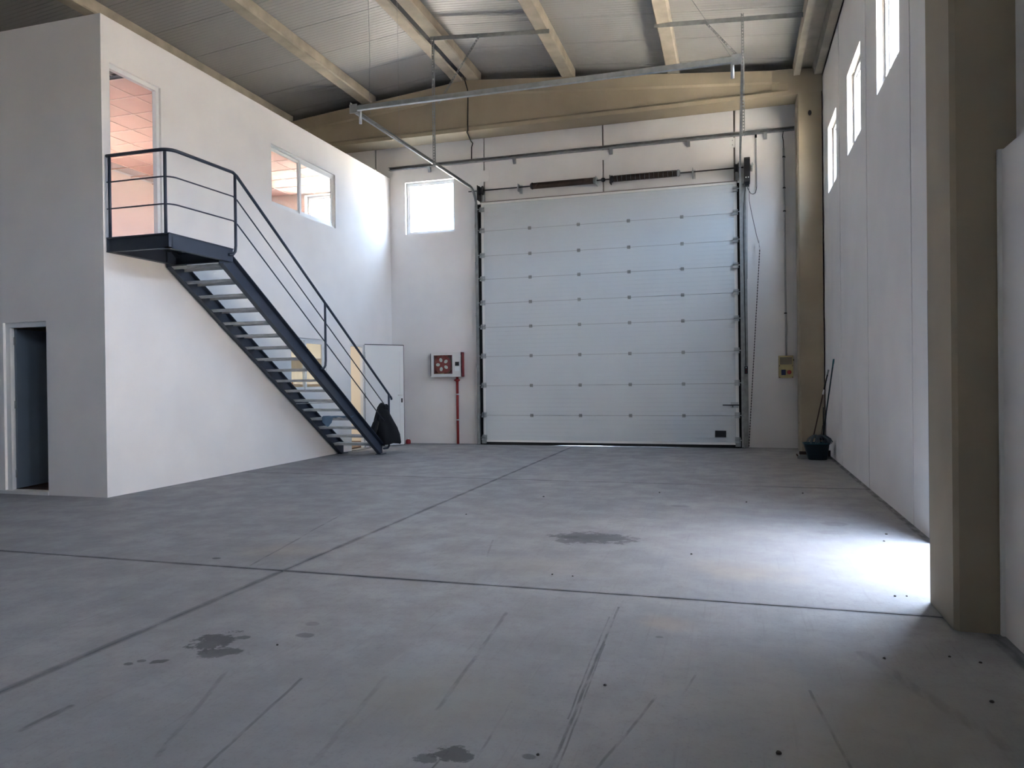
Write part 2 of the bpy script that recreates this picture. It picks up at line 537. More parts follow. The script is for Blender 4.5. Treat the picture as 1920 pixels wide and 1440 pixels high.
# ------------------------------------------------------------------ openings
W_BACK = (-7.08, -5.90, 4.685, 5.85)
W_OFF_BACK = (-9.62, -7.95, 4.35, 5.76)
DOOR = (-5.10, -.08, 0.0, 5.13)
R_WINS = [(12.90, 14.00, 4.55, 5.67), (10.50, 11.68, 4.55, 5.69), (8.15, 9.36, 4.58, 5.69), (5.75, 6.95, 4.58, 5.69)]  # last one is out of view, added to carry on the row and its light
R_WINS_NEAR = [(2.2, 3.4, 4.58, 5.69), (-.2, 1.0, 4.58, 5.69), (-2.6, -1.4, 4.58, 5.69)]  # unseen windows added to light the office front and foreground
R_DOOR = (5.35, 6.93, 0.0, 2.07)

# back wall: precast panels on a backing, joints 2.6 m apart
wb = struct('wall_back', MB().grid_wall((XL - .2, 1.9), (-.2, 7.95), [W_BACK, W_OFF_BACK, DOOR], 15.52, 15.66, 'y'), M['joint'], 'white painted precast panel wall behind the sectional door', 'wall')
def panel_run(wall, cuts, holes, t0, t1, axis, zt, gap):
    for a, b in zip(cuts[:-1], cuts[1:]):
        hs = [(max(h[0], a), min(h[1], b), h[2], h[3]) for h in holes if h[1] > a and h[0] < b]
        z0 = 0.0
        top = zt if not callable(zt) else max(zt(a), zt(b))
        obj('wall_panel', MB().grid_wall((a + gap / 2, b - gap / 2), (z0, top), hs, t0, t1, axis), M['panel_white'], wall)
panel_run(wb, [XL, -10.4, -7.80, -5.20, -2.595, .02, 1.75], [W_BACK, W_OFF_BACK, DOOR], YB, 15.52, 'y', lambda x: roof_z(x) + .05, .032)

# right wall beyond the near column
wr = struct('wall_right', MB().grid_wall((5.00, 15.66), (-.2, 7.3), R_WINS + [R_DOOR], XR + .06, XR + .20, 'x'), M['joint'], 'tall white precast panel wall with a row of high windows', 'wall')
panel_run(wr, [5.0, 7.70, 10.10, 12.55, 14.95, 15.45], R_WINS + [R_DOOR], XR, XR + .06, 'x', 6.86, .036)
XRN = 1.44
YM = YB - .002        # mounting face on the back wall
struct('wall_right_near', MB().grid_wall((YR, 4.60), (-.2, 7.3), R_WINS_NEAR, XRN, XRN + .25, 'x'), M['panel_white'], 'plain grey-white wall above the cladding board beside the near column', 'wall')
W_LEFT = (9.4, 10.7, 4.15, 5.10)  # unseen opening added so sunlight bounces around the upstairs office
struct('wall_left', MB().grid_wall((YR, 15.45), (-.2, 7.5), [W_LEFT], XL - .2, XL, 'x'), M['panel_white'], 'far side wall of the hall behind the office block', 'wall')
struct('wall_rear', MB().box(XL - .2, 1.9, YR - .2, YR, -.2, 8.0), M['panel_white'], 'rear wall of the hall behind the viewer', 'wall')

# ------------------------------------------------------------------ roof: ribbed sandwich panels, purlins, portal beams
roof = bpy.data.objects.new('ceiling', None)
COL.objects.link(roof)
tag(roof, 'pitched roof of pale ribbed metal sandwich panels', 'ceiling', kind='structure')
def deck_mesh(sign, w=1.0):
    mb = MB()
    x0, x1 = 0.0, 7.35 * sign
    n = 12
    ys, zs = [], []
    for k in range(n):
        a = k * w / n
        ys += [a + .004, a + w / n - .018, a + w / n - .012, a + w / n - .002]
        zs += [0, 0, .003, .003]
    for k in range(len(ys) - 1):
        mb.quad([(x0, ys[k], zs[k]), (x0, ys[k + 1], zs[k + 1]), (x1, ys[k + 1], zs[k + 1] - SLOPE * 7.35), (x1, ys[k], zs[k] - SLOPE * 7.35)])
    mb.quad([(x0, 0, .08), (x0, w, .08), (x1, w, .08 - SLOPE * 7.35), (x1, 0, .08 - SLOPE * 7.35)])
    for yy in (ys[0], ys[-1]):
        mb.quad([(x0, yy, 0), (x0, yy, .08), (x1, yy, .08 - SLOPE * 7.35), (x1, yy, -SLOPE * 7.35)])
    return mb.mesh('roof_panel', M['deck'])
for sg in (1, -1):
    dm = deck_mesh(sg)
    for k in range(23):
        o = inst('roof_panel', dm, (RIDGE_X, YR - .3 + k * 1.0, RIDGE_Z), roof)
obj('ridge_cap', MB().prism([(RIDGE_X - .5, RIDGE_Z + .04), (RIDGE_X, RIDGE_Z + .09), (RIDGE_X + .5, RIDGE_Z + .04), (RIDGE_X + .5, RIDGE_Z + .12), (RIDGE_X, RIDGE_Z + .17), (RIDGE_X - .5, RIDGE_Z + .12)], 'y', YR - .3, 15.66), M['deck'], roof)

PUR = [(-11.95, -11.70, 'far-side concrete purlin deep behind the office block'),
       (-9.85, -9.60, 'concrete roof purlin just above the office block roof'),
       (-7.78, -7.515, 'concrete roof purlin running above the office wall edge'),
       (-5.635, -5.405, 'concrete ridge purlin on the office side of the dark slot'),
       (-5.308, -5.068, 'concrete ridge purlin on the window side of the dark slot'),
       (-3.295, -3.05, 'concrete purlin at the far end of the hanger bar from the ridge'),
       (-1.214, -.972, 'concrete purlin holding the bar above the chain hoist side')]
for a, b, lab in PUR:
    c = (a + b) / 2
    zt = roof_z(c) - .008
    t = .02
    prof = [(a + t, roof_z(c) - .205), (b - t, roof_z(c) - .205), (b, roof_z(c) - .185), (b, min(roof_z(b), zt)), (a, min(roof_z(a), zt)), (a, roof_z(c) - .185)]
    struct('concrete_purlin', MB().prism(prof, 'y', YR, 14.93), M['purlin'], lab, 'purlin')
struct('ridge_shade_strip', MB().box(-5.402, -5.311, YR, 14.60, 7.685, 7.705), M['gap_shade'], 'dark strip standing in for shade in the slot between the two ridge purlins', 'gap strip')  # dark strip laid in the slot to paint its shade
# gutter beam along the right wall: inverted channel
gb = [(1.075, 6.92), (1.185, 6.92), (1.20, 7.08), (1.405, 7.08), (1.43, 6.90), (1.56, 6.90), (1.56, 7.17), (1.075, 7.20)]
struct('gutter_beam', MB().prism(gb, 'y', YR, 14.93), M['purlin'], 'inverted channel concrete beam along the top of the window wall', 'beam')

def portal_beam(y0, y1, label):
    yc = (y0 + y1) / 2
    hb, hw, ht = (y1 - y0) / 2, .19, .22
    def ring(x, solid):
        top = roof_z(x) - .21
        fb = top - .28 + .012 * abs(x - RIDGE_X)
        w = hb if solid else hw
        t = hb if solid else ht
        return [(x, yc - hb, 6.585), (x, yc + hb, 6.585), (x, yc + hb, 6.66), (x, yc + w, 6.72), (x, yc + w, fb - .04), (x, yc + t, fb), (x, yc + t, top),
                (x, yc - t, top), (x, yc - t, fb), (x, yc - w, fb - .04), (x, yc - w, 6.72), (x, yc - hb, 6.66)]
    xs = [(XL + .01, 1), (-11.7, 1), (-11.45, 0), (-8.4, 0), (RIDGE_X, 0), (-2.0, 0), (.70, 0), (.98, 1), (1.565, 1)]
    return struct('portal_beam', MB().loft([ring(x, s) for x, s in xs]), M['tan'], label, 'beam')
portal_beam(14.70, 15.24, 'tan painted pitched concrete beam spanning above the sectional door')
portal_beam(4.60, 5.14, 'tan concrete portal beam overhead above the near column')
def column(y0, y1, label):
    c = .025
    p = [(1.13 + c, y0), (1.546, y0), (1.546, y1), (1.13 + c, y1), (1.13, y1 - c), (1.13, y0 + c)]
    return struct('concrete_column', MB().prism(p, 'z', 0, 6.583), M['tan'], label, 'column')
c1 = column(14.70, 15.24, 'tan concrete column in the corner behind the mop bucket')
obj('slot_shade', MB().prism([(1.345 + .03 * math.cos(a * .5236), 6.21 + (.05 + .0) * math.sin(a * .5236)) for a in range(12)], 'y', 14.696, 14.71), M['gap_shade'], c1)  # dark plug painting the shade of a hole in the column
c2 = column(4.58, 5.14, 'large tan concrete column close by in front of the open doorway')
# cladding board beside the near column
cb = struct('wall_cladding', MB().box(1.362, 1.438, -3.0, 4.548, 0.0, 2.582), M['panel_white'], 'white cladding board fixed low on the wall beside the near column', 'cladding')
obj('cladding_edge', MB().box(1.345, 1.438, 4.548, 4.574, 0.0, 2.59), M['door_trim'], cb)

# ------------------------------------------------------------------ office block
UP_DOOR = (7.53, 8.40, 3.23, 5.42)     # u = y
UP_WIN = (10.92, 13.02, 4.39, 5.43)
LO_WIN = (11.43, 12.60, 1.22, 2.195)
LO_DOOR = (13.535, 14.14, 0.0, 2.16)
FR_DOOR = (-9.10, -8.38, 0.04, 2.215)
struct('wall_office_side', MB().grid_wall((7.50, YB), (0, 5.975), [UP_DOOR, UP_WIN, LO_WIN, LO_DOOR], XO - .10, XO, 'x'), M['plaster'], 'white plastered office wall behind the metal staircase', 'wall')
struct('wall_office_front', MB().grid_wall((XL, XO), (0, 5.975), [FR_DOOR], YF, 7.50, 'y'), M['plaster'], 'grey-looking plastered end wall of the office block', 'wall')
up = struct('office_floor_slab', MB().box(XL, XO - .10, 7.50, YB, 2.95, 3.16), M['office_wall'], 'intermediate floor slab inside the office block', 'floor')
obj('tile_floor', MB().box(XL, XO - .10, 7.50, YB, 3.16, 3.215), M['terracotta'], up)
struct('office_roof_slab', MB().box(XL, XO - .10, 7.50, YB, 5.86, 5.95), M['plaster'], 'flat roof slab on top of the office block', 'ceiling')
lf = struct('office_ground_floor', MB().box(XL, XO - .10, 7.50, YB, 0, .035), M['brown_tile'], 'brown tiled ground floor inside the office block', 'floor')
struct('wall_office_partition', MB().box(XL, XO - .10, 10.6, 10.7, .035, 2.95), M['office_wall'], 'partition between the dark store and the lit ground-floor office', 'wall')
# linings of the lit rooms
struct('wall_office_lining', MB().grid_wall((XL + .0, XO - .10), (3.215, 5.80), [W_OFF_BACK], 15.40, 15.448, 'y'), M['pink_wall'], 'white lining with a warm light cast in its colour around the upstairs office rear window', 'wall')
struct('wall_office_far', MB().grid_wall((7.5, 15.40), (.035, 5.80), [W_LEFT], XL, XL + .05, 'x'), M['pink_wall'], 'white far wall inside the offices with a warm light cast in its colour', 'wall')
struct('wall_office_lower_back', MB().box(XL + .05, XO - .10, 15.40, 15.448, .035, 2.95), M['office_wall'], 'cream rear wall of the lit ground-floor office', 'wall')
# suspended ceiling upstairs: grid and lift-out tiles
sc = bpy.data.objects.new('ceiling_office', None)
COL.objects.link(sc)
tag(sc, 'suspended tile ceiling tinted with a pink light cast seen through the upstairs doorway', 'ceiling', kind='structure')
gm = MB()
x = XO - .10
xs_, ys_ = [], []
while x > XL + .1:
    xs_.append(x); x -= .6
y = 7.52
while y < 15.4:
    ys_.append(y); y += .6
for x in xs_: gm.box(x - .012, x + .012, 7.5, 15.4, 5.785, 5.80)
for y in ys_: gm.box(XL + .05, XO - .10, y - .012, y + .012, 5.785, 5.80)
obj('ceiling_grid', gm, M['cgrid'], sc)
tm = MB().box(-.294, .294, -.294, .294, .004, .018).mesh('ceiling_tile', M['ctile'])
for i in range(len(xs_)):
    for j in range(len(ys_)):
        xc, yc = xs_[i] - .3, ys_[j] + .3
        if xc - .3 < XL + .05 or yc + .3 > 15.41: continue
        if (i, j) in ((1, 1), (2, 5)): continue
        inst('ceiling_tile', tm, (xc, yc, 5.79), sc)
def ceil_lamp(i, j, label):
    xc, yc = xs_[i] - .3, ys_[j] + .3
    t = thing('louvre_lamp', (xc, yc, 5.80), label, 'ceiling lamp')
    mb = MB()
    for s in (-1, 1):
        mb.box(xc + s * .29 - .008, xc + s * .29 + .008, yc - .29, yc + .29, 5.79, 5.85)
        mb.box(xc - .29, xc + .29, yc + s * .29 - .008, yc + s * .29 + .008, 5.79, 5.85)
    mb.box(xc - .29, xc + .29, yc - .29, yc + .29, 5.845, 5.855)
    obj('housing', mb, M['galv_dull'], t)
    for k in range(4):
        obj('lamp_tube', MB().tube([(xc - .21 + k * .14, yc - .27, 5.825), (xc - .21 + k * .14, yc + .27, 5.825)], .013, 8), M['white_plastic'], t)
    for k in range(5):
        obj('louvre', MB().box(xc - .28, xc + .28, yc - .25 + k * .12, yc - .24 + k * .12, 5.79, 5.815), M['galv'], t)
ceil_lamp(1, 1, 'unlit louvred ceiling lamp at the top of the upstairs doorway')
ceil_lamp(2, 5, 'unlit louvred ceiling lamp farther back in the upstairs office')

# ------------------------------------------------------------------ windows
NW = [0]
def window(axis, h, face, depth, inner, label, mullion=True, sash=.045, mat_frame='white_alu', mid=None):
    """h = (u0,u1,v0,v1); frame sits `depth` behind the face, inner = +1 if the wall's thickness runs towards + on the axis"""
    NW[0] += 1
    u0, u1, v0, v1 = h
    a = face + inner * depth
    b = a + inner * .06
    lo, hi = min(a, b), max(a, b)
    def B(mb, p, q, r, s, d0=0.0, d1=0.0):
        l2, h2 = lo + d0, hi - d1
        return mb.box(l2, h2, p, q, r, s) if axis == 'x' else mb.box(p, q, l2, h2, r, s)
    fm = MB()
    B(fm, u0, u0 + .04, v0, v1); B(fm, u1 - .04, u1, v0, v1); B(fm, u0 + .04, u1 - .04, v0, v0 + .04); B(fm, u0 + .04, u1 - .04, v1 - .04, v1)
    w = struct('window_%d' % NW[0], fm, M[mat_frame], label, 'window')
    m = mid if mid is not None else (u0 + u1) / 2
    spans = ((u0 + .04, m + .02, .004, .034), (m - .02, u1 - .04, .034, .004)) if mullion else ((u0 + .04, u1 - .04, .015, .015),)
    for p, q, d0, d1 in spans:
        sm = MB()
        B(sm, p, p + sash, v0 + .04, v1 - .04, d0, d1); B(sm, q - sash, q, v0 + .04, v1 - .04, d0, d1)
        B(sm, p + sash, q - sash, v0 + .04, v0 + .04 + sash, d0, d1); B(sm, p + sash, q - sash, v1 - .04 - sash, v1 - .04, d0, d1)
        s = obj('sash', sm, M[mat_frame], w)
        g = MB()
        c = (lo + d0 + hi - d1) / 2
        if axis == 'x': g.box(c - .002, c + .002, p + sash, q - sash, v0 + .04 + sash, v1 - .04 - sash)
        else: g.box(p + sash, q - sash, c - .002, c + .002, v0 + .04 + sash, v1 - .04 - sash)
        obj('pane', g, M['glass'], s)
    return w
window('y', W_BACK, YB, .10, 1, 'square bright window in the back wall beside the sectional door', mullion=False, sash=.03)
window('y', W_OFF_BACK, YB, .10, 1, 'overexposed rear window seen through the upstairs office window', mullion=False, sash=.03)
for h, lab in zip(R_WINS, ('smallest-looking high window in the white wall, closest to the corner column', 'middle high window in the white wall, with another on each side',
                           'tallest-looking high window cut off by the top of the photo', 'unseen added high window behind the near column')):
    window('x', h, XR, .09, 1, lab, sash=.03)
for h, k in zip(R_WINS_NEAR, ('beside', 'level with', 'behind')):
    window('x', h, XRN, .10, 1, 'unseen added high window in the near wall %s the viewer' % k, sash=.03)
window('x', UP_WIN, XO, .035, -1, 'two-pane sliding window upstairs in the office wall', mid=11.85, sash=.05)
window('x', LO_WIN, XO, .035, -1, 'ground-floor office window seen between the stair treads', mid=11.95, sash=.05)
window('x', W_LEFT, XL, .05, -1, 'unseen side window added to let sun into the upstairs office', sash=.04)
portal((XL - .19, 10.05, 4.625), (1, 0, 0), 1.3, .95)
portal((-6.49, 15.60, 5.27), (0, -1, 0), 1.18, 1.16)
portal((-8.785, 15.60, 5.055), (0, -1, 0), 1.67, 1.41)
for a, b, c, d in R_WINS: portal((XR + .19, (a + b) / 2, (c + d) / 2), (-1, 0, 0), b - a, d - c)
for a, b, c, d in R_WINS_NEAR: portal((XRN + .24, (a + b) / 2, (c + d) / 2), (-1, 0, 0), b - a, d - c)
portal((XR + .19, (R_DOOR[0] + R_DOOR[1]) / 2, 1.035), (-1, 0, 0), R_DOOR[1] - R_DOOR[0], 2.07)

# ------------------------------------------------------------------ doors of the setting
# door_1: open doorway in the office end wall
u0, u1, v0, v1 = FR_DOOR
d1 = struct('door_1', MB().box(u0, u0 + .075, 7.435, 7.495, v0, v1).box(u0 + .075, u1, 7.435, 7.495, v1 - .065, v1), M['white_alu'], 'dark half-open doorway in the grey end wall of the office', 'door')
hx, hy = u0 + .085, 7.515
def leaf_pts(hx, hy, ang, w, t, z0, z1):
    d = Vector((math.cos(ang), math.sin(ang), 0)); n = Vector((-d.y, d.x, 0))
    return d, n
ang = R(103)
d_, n_ = leaf_pts(hx, hy, ang, .72, .04, .05, 2.13)
def leaf_box(mb, hx, hy, d, n, a0, a1, t0, t1, z0, z1):
    P = [Vector((hx, hy, 0)) + d * a + n * t for a, t in ((a0, t0), (a1, t0), (a1, t1), (a0, t1))]
    return mb.prism([(p.x, p.y) for p in P], 'z', z0, z1)
lfm = obj('door_leaf', leaf_box(MB(), hx, hy, d_, n_, 0, .74, 0, .04, .055, 2.14), M['dark_door'], d1)
kb = Vector((hx, hy, 0)) + d_ * .68 - n_ * .03
obj('door_knob', MB().lathe((kb.x, kb.y, 1.05), 'y', [(-.02, .006), (-.018, .022), (0, .026), (.018, .02), (.02, .006)], 12), M['galv'], lfm)
for z in (.25, 1.15, 1.98):
    obj('hinge', MB().tube([(hx - .012, hy - .02, z - .05), (hx - .012, hy - .02, z + .05)], .013, 8), M['galv'], d1)
obj('threshold', MB().box(u0 - .3, u1 + .005, 7.385, 7.52, .0, .045), M['sill_white'], d1)

# door_2: white leaf swung open at the far end of the office side wall
u0, u1, v0, v1 = LO_DOOR
d2 = struct('door_2', MB().box(XO - .09, XO - .03, u0, u0 + .02, 0, v1).box(XO - .09, XO - .03, u1 - .045, u1, 0, v1).box(XO - .09, XO - .03, u0 + .02, u1 - .045, v1 - .04, v1), M['white_alu'], 'white panelled door standing wide open in the far corner', 'door')
hx, hy = XO + .008, 14.13
e = Vector((-6.93, 14.92, 0)) - Vector((hx, hy, 0))
lw = e.length
d_ = e.normalized(); n_ = Vector((-d_.y, d_.x, 0))
lm = MB()
leaf_box(lm, hx, hy, d_, n_, 0, lw, .008, .032, .02, 2.165)
lfm = obj('door_leaf', lm, M['leaf_white'], d2)
st = MB()
for a0, a1, z0, z1 in ((0, .10, .02, 2.165), (lw - .10, lw, .02, 2.165), (.10, lw - .10, .02, .16), (.10, lw - .10, 2.03, 2.165)):
    leaf_box(st, hx, hy, d_, n_, a0, a1, 0, .04, z0, z1)
obj('leaf_frame', st, M['leaf_white'], lfm)
sl = MB()
leaf_box(sl, hx, hy, d_, n_, lw, lw + .012, .0, .04, .01, 2.18); leaf_box(sl, hx, hy, d_, n_, 0, lw + .012, .0, .04, 2.165, 2.18)
obj('edge_seal', sl, M['rubber'], lfm)
hd = MB()
p = Vector((hx, hy, 0)) + d_ * (lw - .05) - n_ * .03
q = Vector((hx, hy, 0)) + d_ * (lw - .17) - n_ * .045
r_ = Vector((hx, hy, 0)) + d_ * (lw - .05)
hd.tube([(r_.x, r_.y, 1.09), (p.x, p.y, 1.09), (q.x, q.y, 1.09)], .011, 8)
obj('lever_handle', hd, M['white_plastic'], lfm)
lk = MB(); leaf_box(lk, hx, hy, d_, n_, lw - .07, lw - .035, -.006, .0, .93, 1.02)
obj('lock_plate', lk, M['black'], lfm)
for z in (.25, 1.1, 1.95):
    obj('hinge', MB().tube([(hx + .005, hy - .012, z - .06), (hx + .005, hy - .012, z + .06)], .012, 8), M['galv'], d2)
obj('threshold', MB().box(XO - .10, XO + .10, u0 + .0, u1, 0, .012), M['galv_dull'], d2)

# door_3: upstairs doorway frame
u0, u1, v0, v1 = UP_DOOR
struct('door_3', MB().box(XO - .098, XO - .035, u1 - .05, u1, v0, v1).box(XO - .098, XO - .035, u0, u1 - .05, v1 - .055, v1).box(XO - .098, XO - .035, u0, u0 + .012, v0, v1 - .055), M['white_alu'], 'white frame of the open upstairs doorway above the platform', 'door')
# door_4: open doorway in the right wall, mostly behind the near column
u0, u1, v0, v1 = R_DOOR
struct('door_4', MB().box(XR - .035, XR + .20, u1 - .045, u1 + .03, 0, v1 + .03).box(XR - .035, XR + .20, u0 - .03, u0 + .045, 0, v1 + .03).box(XR - .035, XR + .20, u0 + .045, u1 - .045, v1 - .04, v1 + .03), M['frame_dark'], 'dark blue-grey frame of the daylit doorway behind the near column', 'door')

# ------------------------------------------------------------------ sectional door
DX0, DX1, DY = -5.235, .055, 15.30
sd = thing('sectional_door', ((DX0 + DX1) / 2, DY, 0), 'large white sectional overhead door of nine ribbed panels', 'garage door', kind='thing')
seams = [.105, .632, 1.268, 1.900, 2.528, 3.046, 3.566, 4.067, 4.603, 5.175]
def rib_panel(z0, z1):
    prof = []
    n = max(5, round((z1 - z0) / .085))
    h = (z1 - z0 - .008) / n
    for k in range(n):
        a = z0 + .004 + k * h
        prof += [(DY, a + (.004 if k else .001)), (DY, a + h - (.004 if k < n - 1 else .001))]
        if k < n - 1: prof += [(DY + .0035, a + h - .003), (DY + .0035, a + h + .003)]
    prof += [(DY + .014, z1 - .004), (DY + .014, z1), (DY + .04, z1), (DY + .04, z0), (DY + .014, z0), (DY + .014, z0 + .004)]
    return MB().prism(prof, 'x', DX0, DX1)
hinge_me = MB().box(-.032, .032, -.012, 0, -.034, -.004).box(-.032, .032, -.012, 0, .004, .034).tube([(-.034, -.012, 0), (.034, -.012, 0)], .010, 8).mesh('hinge', M['galv_dull'])
HX = (-4.150, -3.100, -2.062, -1.000)
def roller_bracket(side):
    s = side
    return (MB().box(-.05, .05, -.006, .0, -.06, .05).box(-.045, .045, -.070, -.006, -.045, -.03).box(-.045, .045, -.070, -.006, .012, .026)
            .tube([(-.05 * s, -.061, -.008), (.09 * s, -.061, -.008)], .008, 8).lathe((.085 * s, -.061, -.008), 'x', [(-.012, .01), (-.012, .016), (.012, .016), (.012, .01)], 12)
            .box(-.05, .05, -.074, -.066, -.062, -.028)).mesh('roller_bracket', M['galv'])
rbL, rbR = roller_bracket(-1), roller_bracket(1)
for i in range(9):
    pn = obj('door_panel', rib_panel(seams[i], seams[i + 1]), M['door_white'], sd)
    for a in (DX0 - .002, DX1 - .058):
        obj('end_cap', MB().box(a, a + .06, DY - .004, DY, seams[i] + .003, seams[i + 1] - .003), M['door_trim'], pn)
    if i:
        obj('seam_shade', MB().box(DX0 + .002, DX1 - .002, DY + .009, DY + .0138, seams[i] - .0038, seams[i] + .0038), M['seam'], pn)  # grey strip added in the groove to paint its shade line
        for x in HX: inst('hinge', hinge_me, (x, DY, seams[i]), pn)
    z = seams[i] + (.02 if i else .06)
    inst('roller_bracket', rbL, (DX0 + .03, DY - .004, z), pn)
    inst('roller_bracket', rbR, (DX1 - .03, DY - .004, z), pn)
inst('roller_bracket', rbL, (DX0 + .03, DY - .004, seams[9] - .10), sd)
inst('roller_bracket', rbR, (DX1 - .03, DY - .004, seams[9] - .10), sd)
obj('top_profile', MB().box(DX0, DX1, DY - .012, DY + .04, 5.175, 5.215), M['door_trim'], sd)
obj('bottom_profile', MB().box(DX0, DX1, DY - .012, DY + .04, .062, .105), M['door_trim'], sd)
bs = []
for x, z in ((DX0, .001), (-3.75, .001), (-3.35, .006), (-2.75, .007), (-2.35, .003), (-1.2, .002), (-.6, .001), (DX1, .001)):
    bs.append([(x, DY - .012, .062), (x, DY + .04, .062), (x, DY + .04, .012 + z), (x, DY + .02, z), (x, DY, z), (x, DY - .012, .012 + z)])
obj('bottom_seal', MB().loft(bs), M['rubber'], sd)
obj('header_seal', MB().box(DX0 - .02, DX1 + .02, DY - .005, YM, 5.222, 5.238), M['joint'], sd)
gp = obj('grip_plate', MB().box(-.395, -.195, DY - .014, DY, .215, .335), M['black'], sd)
obj('grip_rim', MB().box(-.40, -.19, DY - .022, DY - .012, .325, .34).box(-.40, -.19, DY - .022, DY - .012, .21, .225).box(-.40, -.385, DY - .022, DY - .012, .225, .325).box(-.205, -.19, DY - .022, DY - .012, .225, .325), M['black'], gp)
bl = obj('slide_bolt', MB().box(-.10, .045, DY - .02, DY - .004, .79, .90), M['galv'], sd)
obj('bolt_bar', MB().tube([(-.25, DY - .025, .845), (.07, DY - .025, .845)], .010, 8).tube([(-.06, DY - .03, .845), (-.06, DY - .03, .80)], .008, 6), M['steel_dark'], bl)
for x0, x1 in ((DX0 - .02, DX0 + .07), (DX1 - .07, DX1 + .03)):
    obj('bottom_fixture', MB().box(x0, x1, DY - .022, DY - .012, .03, .20).box(x0, x1, DY - .06, DY - .02, .03, .10), M['galv_dull'], sd)

# tracks, hardware of the door
def door_track(xc, s, y_end, z_end, label):
    """C-shaped rail: vertical run, bend, horizontal run; s = +1 opens towards +x"""
    t = thing('door_track', (xc, 15.25, 0), label, 'door track', 'tracks of the sectional door')
    rad = .42
    zt, yv = 5.46, 15.235
    path = [(yv, 0.02), (yv, zt - rad)]
    for k in range(1, 9):
        a = k / 9 * math.pi / 2
        path.append((yv - rad + rad * math.cos(a), zt - rad + rad * math.sin(a)))
    path += [(yv - rad, zt), (y_end, z_end)]
    cs = [(0, -.03), (.035 * s, -.03), (.035 * s, -.022), (.006 * s, -.022), (.006 * s, .022), (.035 * s, .022), (.035 * s, .03), (0, .03)]
    rings = []
    for i, (y, z) in enumerate(path):
        a = Vector(path[max(i - 1, 0)]); b = Vector(path[min(i + 1, len(path) - 1)])
        tt = (b - a).normalized(); nn = Vector((-tt.y, tt.x))
        rings.append([(xc + u, y + nn.x * v, z + nn.y * v) for u, v in cs])
    obj('rail', MB().loft(rings), M['galv_dull'], t)
    o_ = -s
    obj('wall_angle', MB().box(min(xc - .02 * s, xc - .002 * s), max(xc - .02 * s, xc - .002 * s), 15.22, YM, 0.0, 5.20).box(min(xc - .10 * s, xc - .02 * s), max(xc - .10 * s, xc - .02 * s), YM - .012, YM, 0, 5.20), M['galv_dull'], t)
    e_ = DX0 + .05 if s > 0 else DX1 - .05
    obj('side_seal', MB().box(min(xc, e_), max(xc, e_), 15.343, 15.365, 0, 5.2).box(min(xc - .002 * s, xc + .02 * s), max(xc - .002 * s, xc + .02 * s), 15.365, YM, 0, 5.2), M['rubber'], t)
    for z in (.6, 1.7, 2.8, 3.9, 4.7):
        obj('track_bracket', MB().box(min(xc, xc - .02 * s), max(xc, xc - .02 * s), 15.19, 15.218, z - .04, z + .04), M['galv_dull'], t)
    return t
trL = door_track(-5.325, 1, 9.885, 5.36, 'grey curved door track on the office side of the sectional door')
trR = door_track(.137, -1, 9.885, 5.36, 'bright curved door track on the hoist side of the sectional door')
# end bar between the two horizontal tracks
eb = thing('track_end_bar', (-2.6, 9.86, 5.36), 'long galvanised cross bar joining the hanging ends of the tracks', 'steel bar')
obj('angle_bar', MB().box(-5.36, .12, 9.815, 9.823, 5.352, 5.418).box(-5.36, .12, 9.823, 9.87, 5.352, 5.358), M['galv'], eb)
for x in (-5.30, .05):
    obj('end_plate', MB().box(x - .06, x + .06, 9.805, 9.815, 5.31, 5.44).box(x - .05, x - .042, 9.80, 9.90, 5.40, 5.47), M['galv'], eb)
    obj('bumper_tube', MB().lathe((x - (.05 if x > -1 else -.05), 9.93, 5.36), 'z', [(-.17, .0), (-.17, .022), (.10, .022), (.10, .0)], 14), M['galv'], eb)

# torsion shaft, springs, drums
SY, SZ = 15.27, 5.475
ts = thing('torsion_shaft', (-2.6, SY, SZ), 'long steel torsion shaft with two dark coil springs above the door', 'spring shaft')
obj('shaft', MB().tube([(-5.50, SY, SZ), (.188, SY, SZ)], .0135, 10), M['steel_dark'], ts)
def spring(x0, x1, turns, wire, r):
    n = turns * 14
    path = [(x0 + (x1 - x0) * k / n, SY + r * math.cos(2 * math.pi * k / 14), SZ + r * math.sin(2 * math.pi * k / 14)) for k in range(n + 1)]
    return MB().tube(path, wire, 5)
def cone(x, s):
    return MB().lathe((x, SY, SZ), 'x', [(-.05 * s, .02), (-.05 * s, .05), (-.02 * s, .072), (.0, .072), (.01 * s, .058), (.07 * s, .052), (.07 * s, .02)], 16)
sp = obj('coil_spring', spring(-4.055, -2.765, 74, .0088, .058), M['spring'], ts)
obj('spring_core', MB().tube([(-4.05, SY, SZ), (-2.77, SY, SZ)], .045, 12), M['spring'], sp)
obj('winding_cone', cone(-4.06, 1), M['steel_dark'], sp)
obj('fixed_cone', cone(-2.76, -1), M['galv_dull'], sp)
obj('flange_plate', MB().box(-2.715, -2.70, SY - .06, SY + .16, SZ - .085, SZ + .075), M['galv'], sp)
sp = obj('coil_spring', spring(-2.345, -1.085, 66, .0085, .058), M['spring'], ts)
obj('spring_core', MB().tube([(-2.34, SY, SZ), (-1.09, SY, SZ)], .045, 12), M['spring'], sp)
for k in range(13):
    obj('coil_gap', MB().lathe((-2.27 + k * .092, SY, SZ), 'x', [(-.003, .05), (-.003, .0685), (.003, .0685), (.003, .05)], 16), M['galv_dull'], sp)
obj('fixed_cone', cone(-2.37, 1), M['steel_dark'], sp)
obj('flange_plate', MB().box(-2.43, -2.415, SY - .05, SY + .16, SZ - .085, SZ + .075), M['steel_dark'], sp)
obj('winding_cone', cone(-1.07, -1), M['galv_dull'], sp)
